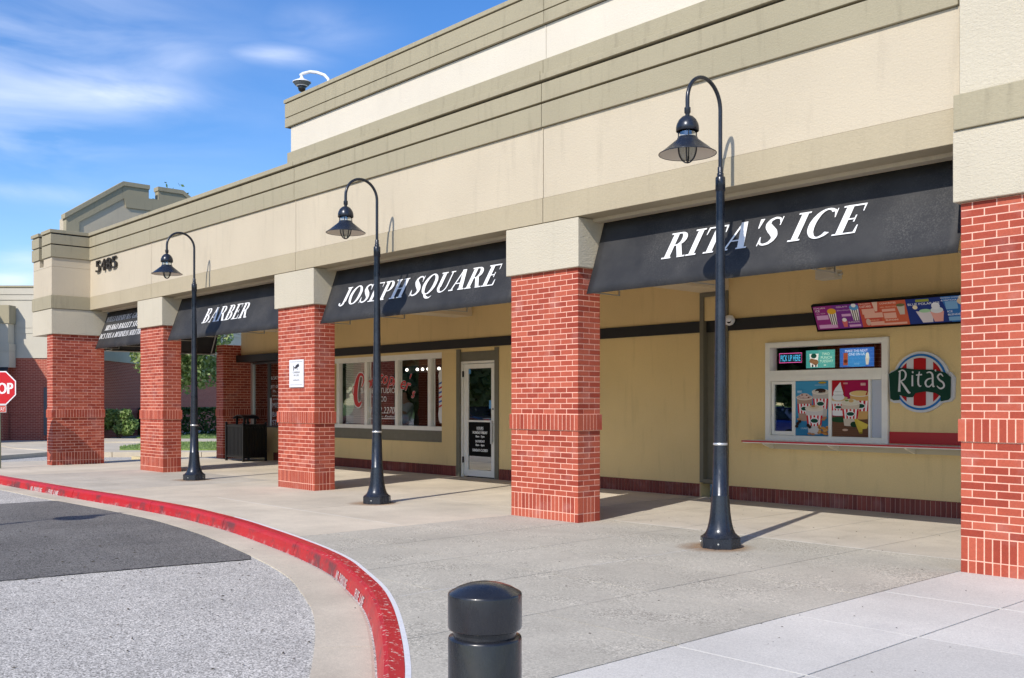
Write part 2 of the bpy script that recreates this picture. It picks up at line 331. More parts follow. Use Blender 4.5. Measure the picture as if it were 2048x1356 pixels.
    bp = N.new('ShaderNodeBump'); bp.inputs['Strength'].default_value = .3; bp.inputs['Distance'].default_value = .004
    L.new(mid, bp.inputs['Height']); L.new(bp.outputs[0], b.inputs['Normal'])
    return m
M_beige = concrete('beige_concrete', (.565, .50, .395), .06, 90, .16, .35, (.42, .375, .30), seed=1)
M_greige = concrete('grey_beige_concrete', (.48, .435, .36), .07, 90, .16, .45, (.31, .275, .215), seed=2)
M_agg = concrete('exposed_aggregate', (.435, .405, .335), .10, 95, .13, .4, (.33, .30, .25), seed=3, grain=.42, gscale=85, gpatch=True)
M_light = concrete('new_pale_concrete', (.565, .54, .485), .05, 110, .10, .3, (.45, .435, .41), seed=4, grain=.10, gscale=120)
M_gutter = concrete('gutter_concrete', (.54, .475, .37), .08, 110, .16, .4, (.38, .33, .265), seed=5)
M_oldroad = concrete('worn_pale_asphalt', (.475, .45, .405), .10, 62, .10, .3, (.33, .32, .30), seed=6, grain=.62, gscale=105)
M_patch = concrete('dark_asphalt_patch', (.150, .143, .132), .15, 66, .18, .35, (.095, .094, .092), seed=7, grain=.70, gscale=110)
M_base = simple('joint_dirt', (.11, .10, .08), .95)
M_jointwhite = simple('pale_joint_filler', (.62, .60, .55), .8)
def curb_mat():
    m, nt, N, L, b = nodemat('worn_red_curb_paint'); b.inputs['Roughness'].default_value = .42; b.inputs['Specular IOR Level'].default_value = .4
    tc = N.new('ShaderNodeTexCoord'); geo = N.new('ShaderNodeNewGeometry')
    def noise(sc, det=6, rgh=.6, vec=None):
        n = N.new('ShaderNodeTexNoise'); n.inputs['Scale'].default_value = sc; n.inputs['Detail'].default_value = det; n.inputs['Roughness'].default_value = rgh
        L.new(vec or geo.outputs['Position'], n.inputs['Vector']); return n.outputs['Fac']
    def rng(f, a, c, lo, hi):
        r = N.new('ShaderNodeMapRange'); r.inputs[1].default_value = a; r.inputs[2].default_value = c; r.inputs[3].default_value = lo; r.inputs[4].default_value = hi; L.new(f, r.inputs[0]); return r.outputs[0]
    def mix(fac, A, B):
        x = N.new('ShaderNodeMix'); x.data_type = 'RGBA'; L.new(fac, x.inputs['Factor'])
        if isinstance(A, tuple): x.inputs['A'].default_value = A
        else: L.new(A, x.inputs['A'])
        x.inputs['B'].default_value = B; return x.outputs['Result']
    c = mix(rng(noise(3, 5), .35, .65, 0, 1), (.50, .012, .016, 1), (.40, .010, .016, 1))
    sep = N.new('ShaderNodeSeparateXYZ'); L.new(geo.outputs['Position'], sep.inputs[0])
    # tyre scuffs on the face only (below the crown)
    low = rng(sep.outputs[2], -.02, -.045, 0, 1)
    def mul(x, y):
        n = N.new('ShaderNodeMath'); n.operation = 'MULTIPLY'; L.new(x, n.inputs[0]); L.new(y, n.inputs[1]); return n.outputs[0]
    c = mix(mul(rng(noise(2.3, 8, .7), .50, .62, 0, .85), low), c, (.10, .035, .04, 1))
    c = mix(mul(rng(noise(7, 9, .75), .53, .62, 0, .8), rng(sep.outputs[2], -.09, -.15, 0, 1)), c, (.50, .30, .28, 1))
    # chipped paint on the crown
    mp = N.new('ShaderNodeMapping'); mp.inputs['Rotation'].default_value = (0, 0, R(35)); mp.inputs['Scale'].default_value = (14, 34, 14); L.new(geo.outputs['Position'], mp.inputs[0])
    gate = rng(sep.outputs[0], .3, 1.6, .0, 1)
    c = mix(mul(mul(rng(noise(1.0, 7, .7, mp.outputs[0]), .585, .60, 0, .95), rng(sep.outputs[2], -.03, -.004, 0, 1)), gate), c, (.62, .48, .40, 1))
    L.new(c, b.inputs['Base Color'])
    bp = N.new('ShaderNodeBump'); bp.inputs['Strength'].default_value = .3; bp.inputs['Distance'].default_value = .006; L.new(noise(22, 6), bp.inputs['Height']); L.new(bp.outputs[0], b.inputs['Normal'])
    return m
M_curb = curb_mat()
M_whitepaint = simple('white_line_paint', (.70, .70, .70), .6, noise=.08, nscale=20)
M_stencil = simple('faded_stencil_white', (.62, .48, .46), .6)
def leafmat(name, c1, c2):
    m, nt, N, L, b = nodemat(name); b.inputs['Roughness'].default_value = .5
    geo = N.new('ShaderNodeNewGeometry'); cr = N.new('ShaderNodeValToRGB'); cr.color_ramp.elements[0].color = (*c1, 1); cr.color_ramp.elements[1].color = (*c2, 1)
    L.new(geo.outputs['Random Per Island'], cr.inputs[0]); L.new(cr.outputs[0], b.inputs['Base Color'])
    try:
        b.inputs['Subsurface Weight'].default_value = 0
    except Exception: pass
    tr = N.new('ShaderNodeBsdfTranslucent'); L.new(cr.outputs[0], tr.inputs[0]); mx = N.new('ShaderNodeMixShader'); mx.inputs[0].default_value = .3
    L.new(b.outputs[0], mx.inputs[1]); L.new(tr.outputs[0], mx.inputs[2]); L.new(mx.outputs[0], N['Material Output'].inputs[0])
    return m
M_leaf = leafmat('broad_leaves', (.13, .23, .05), (.42, .48, .20))
M_leafdk = leafmat('hedge_leaves', (.045, .10, .022), (.11, .20, .05))
M_leafbr = leafmat('bright_shrub_leaves', (.13, .24, .05), (.36, .46, .16))
M_bark = simple('bark', (.12, .09, .065), .9, noise=.3, nscale=12, bump=.6, bscale=20)
def grassmat():
    return concrete('grass_ground', (.15, .23, .06), .35, 40, .25, .4, (.22, .19, .09), seed=9)
M_grassg = grassmat(); M_blade = leafmat('grass_blades', (.15, .26, .06), (.34, .42, .16))

# ------------------------------------------------------------------ text helpers
def font_mesh(body, extrude=0, spacing=1.0, shear=0.0):
    cu = bpy.data.curves.new('tmp', 'FONT'); cu.body = body; cu.size = 1; cu.extrude = extrude; cu.space_character = spacing; cu.resolution_u = 3; cu.shear = shear
    o = bpy.data.objects.new('tmp', cu); COL.objects.link(o); dg = bpy.context.evaluated_depsgraph_get(); dg.update()
    me = bpy.data.meshes.new_from_object(o.evaluated_get(dg))
    vs_ = [tuple(v.co) for v in me.vertices]; fs = [tuple(p.vertices) for p in me.polygons]
    bpy.data.objects.remove(o); bpy.data.curves.remove(cu); bpy.data.meshes.remove(me)
    return vs_, fs
FM = {}
def put_text(mb, body, org, ux, uy, width=None, height=.1, mat=None, depth=0, shear=0, bold=0):
    """text standing on org (lower-left), ux/uy unit vectors, cap height, optional total width; stays proud by nothing but org."""
    key = (body, bool(depth), shear)
    if key not in FM: FM[key] = font_mesh(body, .5 if depth else 0, shear=shear)
    vv, ff = FM[key]
    if not vv: return
    xs = [v[0] for v in vv]; ys = [v[1] for v in vv]; x0 = min(xs); w = max(xs)-x0; caph = .73
    sy = height/caph; sx = (width/w) if width else sy
    ux = Vector(ux); uy = Vector(uy); nn = ux.cross(uy).normalized(); org = Vector(org)
    for k, off in enumerate(([0] if not bold else [-bold, 0, bold])):
        mb.add([org+ux*((v[0]-x0)*sx+off)+uy*(v[1]*sy)+nn*(v[2]*depth+k*.0003) for v in vv], ff, mat)
# serif capitals drawn as overlapping strokes
def cat(pts, n=8):
    out = []; P = [pts[0]]+list(pts)+[pts[-1]]
    for i in range(1, len(P)-2):
        for k in range(n):
            t = k/n; out.append(tuple(.5*((2*P[i][j])+(-P[i-1][j]+P[i+1][j])*t+(2*P[i-1][j]-5*P[i][j]+4*P[i+1][j]-P[i+2][j])*t*t+(-P[i-1][j]+3*P[i][j]-3*P[i+1][j]+P[i+2][j])*t**3) for j in range(3)))
    out.append(tuple(pts[-1])); return out
def stroke(pts, n=8, smooth=True):
    q = cat(pts, n) if smooth else pts; res = []; Ls = []; Rs = []
    for i, (x, y, w) in enumerate(q):
        a = q[max(i-1, 0)]; b = q[min(i+1, len(q)-1)]; dx, dy = b[0]-a[0], b[1]-a[1]; l = math.hypot(dx, dy) or 1
        Ls.append((x-dy/l*w/2, y+dx/l*w/2)); Rs.append((x+dy/l*w/2, y-dx/l*w/2))
    return [[Ls[i], Rs[i], Rs[i+1], Ls[i+1]] for i in range(len(q)-1)]
def rect(x0, x1, y0, y1): return [[(x0, y0), (x1, y0), (x1, y1), (x0, y1)]]
def para(xa, xb, w, y0=0, y1=1): return [[(xa, y0), (xa+w, y0), (xb+w, y1), (xb, y1)]]
def ser(x0, x1, y): return rect(x0, x1, y if y < .5 else .945, y+.055 if y < .5 else 1)
def ring(cx, cy, rx, ry, tx, ty, a0=0, a1=360, n=24):
    P = []
    for i in range(n):
        a, b = [math.radians(a0+(a1-a0)*k/n) for k in (i, i+1)]
        P.append([(cx+rx*math.cos(a), cy+ry*math.sin(a)), (cx+rx*math.cos(b), cy+ry*math.sin(b)), (cx+(rx-tx)*math.cos(b), cy+(ry-ty)*math.sin(b)), (cx+(rx-tx)*math.cos(a), cy+(ry-ty)*math.sin(a))])
    return P
def G():
    st = .205; g = {}
    g['I'] = (rect(.1, .1+st, 0, 1)+ser(0, .38, 0)+ser(0, .38, .955), .46)
    g['R'] = (rect(.1, .1+st, 0, 1)+ser(0, .36, 0)+rect(0, .42, .945, 1)+rect(.2, .42, .48, .525)+ring(.40, .74, .29, .26, .195, .06, -90, 90, 12)+para(.62, .36, .20, 0, .52)+ser(.60, .90, 0), .92)
    g['P'] = (rect(.1, .1+st, 0, 1)+ser(0, .38, 0)+rect(0, .42, .945, 1)+rect(.2, .42, .45, .495)+ring(.40, .725, .28, .275, .195, .06, -90, 90, 12), .74)
    g['B'] = (rect(.1, .1+st, 0, 1)+rect(0, .42, 0, .045)+rect(0, .42, .945, 1)+rect(.2, .42, .50, .545)+ring(.40, .76, .25, .24, .185, .06, -90, 90, 12)+ring(.40, .272, .31, .272, .205, .06, -90, 90, 12), .78)
    g['D'] = (rect(.1, .1+st, 0, 1)+rect(0, .38, 0, .045)+rect(0, .38, .945, 1)+ring(.36, .5, .46, .5, .215, .06, -90, 90, 16), .90)
    g['E'] = (rect(.1, .1+st, 0, 1)+rect(0, .68, 0, .045)+rect(0, .66, .945, 1)+rect(.2, .5, .49, .535)+[[(.61, .955), (.66, .955), (.66, .74), (.63, .74)]]+[[(.63, .28), (.66, .28), (.68, .045), (.60, .045)]]+rect(.47, .51, .40, .63), .76)
    g['L'] = (rect(.1, .1+st, 0, 1)+rect(0, .66, 0, .045)+ser(0, .38, .955)+[[(.61, .30), (.64, .30), (.66, .045), (.58, .045)]], .72)
    g['T'] = (rect(.27, .27+st, 0, 1)+ser(.17, .54, 0)+rect(0, .72, .945, 1)+[[(0, .955), (.07, .955), (.03, .72), (0, .72)]]+[[(.65, .955), (.72, .955), (.72, .72), (.69, .72)]], .78)
    g['A'] = (para(.10, .38, .075)+para(.60, .34, .225)+rect(.22, .62, .31, .355)+ser(0, .26, 0)+ser(.54, .90, 0), .92)
    g['H'] = (rect(.1, .1+st, 0, 1)+rect(.60, .60+st, 0, 1)+rect(.2, .65, .49, .535)+ser(0, .37, 0)+ser(0, .37, .955)+ser(.50, .87, 0)+ser(.50, .87, .955), .94)
    g['J'] = (rect(.27, .27+st, .2, 1)+ser(.17, .54, .955)+stroke([(.355, .25, .17), (.32, .05, .13), (.18, -.01, .07), (.06, .06, .09), (.05, .14, .11)]), .60)
    g['O'] = (ring(.43, .5, .43, .52, .205, .06, 0, 360, 28), .92)
    g['Q'] = (ring(.43, .5, .43, .52, .205, .06, 0, 360, 28)+stroke([(.34, .02, .10), (.50, -.14, .12), (.72, -.20, .07), (.86, -.12, .03)]), .92)
    g['C'] = (ring(.43, .5, .43, .52, .205, .06, 50, 318, 24)+[[(.70, .97), (.73, .97), (.74, .66), (.71, .66)]]+stroke([(.56, .955, .05), (.66, .90, .06), (.72, .72, .04)]), .86)
    g['G'] = (ring(.43, .5, .43, .52, .205, .06, 50, 330, 24)+rect(.64, .80, .05, .45)+ser(.56, .90, .42)+[[(.70, .97), (.73, .97), (.74, .66), (.71, .66)]], .94)
    g['S'] = (stroke([(.53, .78, .05), (.46, .92, .06), (.30, .965, .075), (.16, .89, .12), (.14, .74, .18), (.28, .57, .225), (.43, .42, .225), (.51, .26, .18), (.44, .10, .12), (.28, .03, .075), (.12, .08, .06), (.05, .26, .05)])+rect(.52, .555, .68, .99)+rect(.03, .065, 0, .32), .66)
    g['U'] = (rect(.1, .1+st, .28, 1)+rect(.64, .71, .28, 1)+ring(.405, .30, .305, .32, .17, .06, 180, 270, 8)+ring(.405, .30, .305, .32, .07, .06, 270, 360, 8)+ser(0, .38, .955)+ser(.56, .82, .955), .88)
    g["'"] = ([[(.06, 1), (.20, 1), (.14, .66), (.10, .66)]], .26)
    g['W'] = (para(.26, .06, .17)+para(.26, .50, .05)+para(.66, .46, .17)+para(.68, .92, .05)+ser(0, .30, .955)+ser(.82, 1.06, .955), 1.1)
    g['M'] = (rect(.10, .15, 0, 1)+para(.40, .12, .17)+para(.44, .72, .05)+rect(.74, .74+st, 0, 1)+ser(0, .26, 0)+ser(.64, 1.0, 0), 1.05)
    g['N'] = (rect(.10, .15, 0, 1)+para(.60, .10, .18)+rect(.72, .77, 0, 1)+ser(0, .26, 0)+ser(.62, .88, .955), .92)
    g['K'] = (rect(.1, .1+st, 0, 1)+para(.26, .66, .05, .45, 1)+para(.62, .34, .20, 0, .6)+ser(0, .37, 0)+ser(0, .37, .955)+ser(.58, .88, 0), .92)
    g['X'] = (para(.60, .08, .20)+para(.08, .68, .05)+ser(0, .26, 0)+ser(.5, .86, 0)+ser(0, .36, .955)+ser(.58, .84, .955), .88)
    g['&'] = (ring(.32, .25, .28, .26, .14, .05)+ring(.36, .74, .2, .25, .1, .05)+para(.66, .26, .14, 0, .7), .90)
    g[' '] = ([], .34)
    return g
GL = G()
def serif_text(mb, body, org, ux, uy, width, height, mat=None, shear=.24, lift=.0004, track=.02, root=None):
    tot = sum(GL[c][1]+track for c in body)-track; sx = width/(tot+shear); ux = Vector(ux); uy = Vector(uy); nn = ux.cross(uy).normalized(); org = Vector(org)
    x = 0; k = 0
    for c in body:
        polys, adv = GL[c]
        if root is not None: mb = MB()
        for p in polys:
            area = sum(p[i][0]*p[(i+1) % len(p)][1]-p[(i+1) % len(p)][0]*p[i][1] for i in range(len(p)))
            if area < 0: p = p[::-1]
            mb.add([org+ux*((x+a+shear*b)*sx)+uy*(b*height)+nn*(lift*(k % 7)) for a, b in p], [tuple(range(len(p)))], mat); k += 1
        if root is not None and polys: mb.build('letter', M_letter, root)
        x += adv+track

# ------------------------------------------------------------------ ground
sheet = MB(); sheet.add([(-900, -900, -.28), (900, -900, -.28), (900, 900, -.28), (-900, 900, -.28)], [(0, 1, 2, 3)])
sheet.build('ground', M_grassg, kind='structure')
road = MB(); road.add([(-75, -60, -.15), (60, -60, -.15), (60, 45, -.15), (-75, 45, -.15)], [(0, 1, 2, 3)])
road.build('road', M_oldroad, kind='structure')
CURB = [(-16.2, 9), (-16.2, 1.6), (-16.5, .6), (-17.2, -.3), (-17.35, -1.14), (-17.1, -1.9), (-16.3, -2.5), (-15, -2.74), (-12.6, -2.76), (-10.67, -2.73), (-8.46, -2.70), (-6.3, -2.62), (-4.2, -2.60), (-3, -2.68), (-1.8, -2.82), (-.9, -2.98), (-.03, -3.15), (.93, -3.37), (1.74, -3.61), (2.35, -3.86), (3.07, -4.18), (3.59, -4.46), (4.07, -4.75), (4.55, -5.06), (4.95, -5.33), (5.38, -5.64), (5.85, -6.02), (6.35, -6.5), (6.8, -7.05), (7.1, -7.7), (7.28, -8.5), (7.33, -9.6), (7.33, -14)]
def smooth_line(P, n=4):
    q = cat([(a, b, 0) for a, b in P], n); return [(a, b) for a, b, _ in q]
CL = smooth_line(CURB, 5)
def offset_line(P, d):
    out = []
    for i, (x, y) in enumerate(P):
        a = P[max(i-1, 0)]; b = P[min(i+1, len(P)-1)]; dx, dy = b[0]-a[0], b[1]-a[1]; l = math.hypot(dx, dy) or 1
        out.append((x+dy/l*d, y-dx/l*d))   # to the right of travel
    return out
# travelling from (-16.2,9) down and then +X, the road lies to the right
def lens(P):
    s = [0]
    for i in range(1, len(P)): s.append(s[-1]+math.dist(P[i], P[i-1]))
    return s
SL = lens(CL)
def at_len(P, S, s):
    for i in range(1, len(P)):
        if S[i] >= s:
            t = (s-S[i-1])/(S[i]-S[i-1]+1e-9); return i, t
    return len(P)-1, 1
def sub_line(P, S, a, b):
    i, t = at_len(P, S, a); j, u = at_len(P, S, b)
    L_ = lambda i, t: (P[i-1][0]*(1-t)+P[i][0]*t, P[i-1][1]*(1-t)+P[i][1]*t)
    return [L_(i, t)]+[P[k] for k in range(i, j) if math.dist(P[k], L_(i, t)) > .02 and math.dist(P[k], L_(j, u)) > .02]+[L_(j, u)]
def sweep(P, prof, closed=True):
    """P centre polyline, prof list of (offset right, z)"""
    mb = MB(); rows = []; n = len(prof)
    offs = [offset_line(P, d) for d, z in prof]
    v = []
    for i in range(len(P)):
        for k, (d, z) in enumerate(prof): v.append((offs[k][i][0], offs[k][i][1], z))
    f = []
    for i in range(len(P)-1):
        for k in range(n): k2 = (k+1) % n; f.append((i*n+k, i*n+k2, (i+1)*n+k2, (i+1)*n+k))
    mb.add(v, f); mb.add(v[:n], [tuple(range(n))]); mb.add(v[-n:], [tuple(range(n))[::-1]])
    return mb
def s_near(x, y):
    b = min(range(len(CL)), key=lambda i: math.dist(CL[i], (x, y))); return SL[b]
curb = empty('kerb'); curb['kind'] = 'structure'
joints = [0.0]
for jx, jy in ((-17.3, -1.2), (-14, -2.75), (-11, -2.74), (-8.0, -2.7), (-5.05, -2.6), (-2.3, -2.75), (.42, -3.25), (4.25, -4.87), (6.8, -7.05)): joints.append(s_near(jx, jy))
joints.append(SL[-1]); joints = sorted(set(joints))
for a, b in zip(joints[:-1], joints[1:]):
    P = sub_line(CL, SL, a+.006, b-.006)
    sweep(P, [(.035, .001), (.125, -.002), (.150, -.016), (.163, -.045), (.19, -.16), (.19, -.30), (.035, -.30)]).build('kerb_stone', M_curb, curb)
    s2 = sweep(P, [(0.0, -.05), (0.0, .002), (.033, .003), (.033, -.05)])
    s2.build('kerb_edge_line', M_whitepaint, curb) if b > s_near(-1.8, -2.8) else s2.build('kerb_edge', M_beige, curb)
    sweep(P, [(.191, -.152), (.22, -.146), (.58, -.140), (.585, -.25), (.191, -.25)]).build('gutter_pan', M_gutter, curb)
# asphalt patch (4 mm above the road)
edge = [(x, y) for x, y in offset_line(CL, .585) if -7.66 < x < .20 and y < -2]
def rough(pts, st_=.06, j=.009):
    out = []
    for (a, b), (c, d) in zip(pts[:-1], pts[1:]):
        n = max(1, int(math.dist((a, b), (c, d))/st_))
        for i in range(n): t = i/n; out.append((a+(c-a)*t+random.uniform(-j, j), b+(d-b)*t+random.uniform(-j, j)*.6))
    return out
patch = MB(); pp = rough([(-7.66, -9), (-7.66, -3.24)])+edge+rough([(.24, -3.86), (.05, -4.77), (-.15, -6.14), (-.5, -9.0)])
patch.add([(x, y, -.143) for x, y in pp]+[(x, y, -.16) for x, y in pp], [tuple(range(len(pp)))[::-1]]+[(i, (i+1) % len(pp), len(pp)+(i+1) % len(pp), len(pp)+i) for i in range(len(pp))])
patch.build('road_patch', M_patch, kind='structure')
m = MB(); L0 = rough([(.255, -3.86), (.065, -4.77), (-.135, -6.14), (-.485, -9.0)], .05, .006)
for i in range(len(L0)-1):
    (a, b), (c, d) = L0[i], L0[i+1]; m.add([(a-.012, b, -.1425), (a+.009, b, -.1425), (c+.009, d, -.1425), (c-.012, d, -.1425)], [(3, 2, 1, 0)])
m.build('patch_seam', simple('tar_seam', (.03, .03, .03), .6), kind='structure')
m = MB()
for i in range(420):
    x, y = random.uniform(-6, 4.2), random.uniform(-8.2, -3.7); s_ = random.uniform(.006, .022)
    if min(math.dist((x, y), p) for p in CL) < .62 or y > -3.3: continue
    a = random.uniform(0, 6.28); c_, d_ = math.cos(a)*s_, math.sin(a)*s_; z = -.142
    m.add([(x-c_, y-d_, z), (x+d_*.4, y-c_*.4, z), (x+c_, y+d_, z), (x-d_*.4, y+c_*.4, z), (x, y, z+s_*.4)], [(0, 1, 4), (1, 2, 4), (2, 3, 4), (3, 0, 4)])
for i in range(260):
    x, y = random.uniform(.2, 8.6), random.uniform(-6.2, 3.3); s_ = random.uniform(.004, .014)
    if min(math.dist((x, y), p) for p in CL) < .1: continue
    a = random.uniform(0, 6.28); c_, d_ = math.cos(a)*s_, math.sin(a)*s_; z = .001
    m.add([(x-c_, y-d_, z), (x+d_*.4, y-c_*.4, z), (x+c_, y+d_, z), (x-d_*.4, y+c_*.4, z), (x, y, z+s_*.4)], [(0, 1, 4), (1, 2, 4), (2, 3, 4), (3, 0, 4)])
m.build('ground_litter', simple('litter_bits', (.07, .06, .045), .9), kind='stuff', label='scattered dark leaf crumbs and grit on the road and pavement', cat='litter')
# sidewalk slabs clipped from the kerb outline
SWP = [p for p in CL]+[(14, -14), (14, 4.0), (-15.1, 4.0), (-15.1, 9)]
def clip(poly, axis, val, keep_less):
    out = []
    for i in range(len(poly)):
        a = poly[i]; b = poly[(i+1) % len(poly)]; ia = (a[axis] <= val) == keep_less or a[axis] == val; ib = (b[axis] <= val) == keep_less or b[axis] == val
        if ia: out.append(a)
        if ia != ib:
            t = (val-a[axis])/(b[axis]-a[axis]); out.append((a[0]+(b[0]-a[0])*t, a[1]+(b[1]-a[1])*t))
    return out
walk = empty('sidewalk'); walk['kind'] = 'structure'
bm_ = MB(); P0 = SWP
bm_.add([(x, y, -.02) for x, y in P0], [tuple(range(len(P0)))]); bm_.build('joint_bed', M_base, walk)
def slab(x0, x1, y0, y1, mat, g=.004):
    p = P0
    for ax, v, lt in ((0, x0+g, False), (0, x1-g, True), (1, y0+g, False), (1, y1-g, True)):
        p = clip(p, ax, v, lt)
        if len(p) < 3: return
    q = []
    for a in p:
        if not q or math.dist(a, q[-1]) > 1e-4: q.append(a)
    if len(q) > 2 and math.dist(q[0], q[-1]) < 1e-4: q.pop()
    if len(q) < 3: return
    ar = sum(q[i][0]*q[(i+1) % len(q)][1]-q[(i+1) % len(q)][0]*q[i][1] for i in range(len(q)))
    if abs(ar) < .02: return
    if ar < 0: q = q[::-1]
    m = MB(); n = len(q); dz = random.uniform(-.0008, .0008)
    m.add([(x, y, dz) for x, y in q]+[(x, y, -.14) for x, y in q], [tuple(range(n))]+[(i, n+i, n+(i+1) % n, (i+1) % n) for i in range(n)])
    m.build('slab', mat, walk)
xs1 = [-18, -15.6, -12.2, -9.8, -7.45, -5.0, -2.5, 0]
for a, b in zip(xs1[:-1], xs1[1:]):
    mt = M_greige if -12.3 < a < -7.6 else M_beige
    for c, d in ((-4, -1.72), (-1.72, .62), (.62, 4.0)): slab(a, b, c, d, M_beige if d > .7 else mt, .003)
    slab(a, b, 4.0, 9, M_beige)
xs2 = [0, 1.17, 2.34, 3.5, 4.65, 5.87]
for a, b in zip(xs2[:-1], xs2[1:]):
    for c, d, mt in ((.55, 4.0, M_greige), (-.62, .55, M_agg), (-1.7, -.62, M_agg), (-2.8, -1.7, M_agg), (-4.0, -2.8, M_agg), (-7, -4.0, M_agg)): slab(a, b, c, d, mt, .005)
xs3 = [5.87, 6.76, 8.0, 9.4, 11.5, 14]
for a, b in zip(xs3[:-1], xs3[1:]):
    for c, d in ((.6, 4.0), (-.2, .6), (-1.46, -.2), (-2.73, -1.46), (-4.03, -2.73), (-5.4, -4.03), (-7, -5.4), (-9.5, -7), (-14, -9.5)): slab(a, b, c, d, M_light, .0065)
jl = MB()
for x0, x1, y in ((5.9, 8.0, -1.46), (5.9, 8, -2.73), (5.9, 8, -4.03)): jl.box(x0, x1, y-.0045, y+.0045, -.01, .0015)
for x, y0, y1 in ((3.5, -4.36, -3.6), (3.5, -2.2, -.62)): jl.box(x-.0035, x+.0035, y0, y1, -.01, .0012)
for x0, x1, y in ((-4.9, -.1, -1.72), (1.3, 5.7, .55)): jl.box(x0, x1, y-.004, y+.004, -.01, .0012)
jl.build('joint_filler', M_jointwhite, walk)
# kerb stencils
def stencil(body, x, y, width, h):
    m = MB(); s0 = s_near(x, y)-width/2; n = len(body)
    for i, ch in enumerate(body):
        if ch == ' ': continue
        j, t = at_len(CL, SL, s0+width*(i+.5)/n); ax, ay = CL[j-1]; bx, by = CL[j]
        dx, dy = bx-ax, by-ay; l = math.hypot(dx, dy); ux = Vector((dx/l, dy/l, 0)); nr = Vector((dy/l, -dx/l, 0))
        up = (Vector((0, 0, .115))-nr*.027).normalized()
        base = Vector((ax+dx*t, ay+dy*t, -.150))+nr*.1915-ux*width/n*.42
        put_text(m, ch, base, ux, up, width/n*.84 if ch != 'I' else width/n*.3, h, M_stencil, bold=.004)
    return m
st = MB()
for w_, x, y, wd in (('NO PARKING', -9.95, -2.73, .62), ('FIRE LANE', -8.95, -2.71, .5), ('NO PARKING', 2.15, -3.80, .55), ('FIRE LANE', 2.95, -4.13, .45)):
    stencil(w_, x, y, wd, .085).build('stencil_lettering', M_stencil, curb)
# opposite sidewalk (its lamp casts the shadow on the road)
ow = MB(); ow.box(-30, 3.5, -13.2, -8.95, -.2, 0)
ow.build('opposite_sidewalk', M_beige, kind='structure')

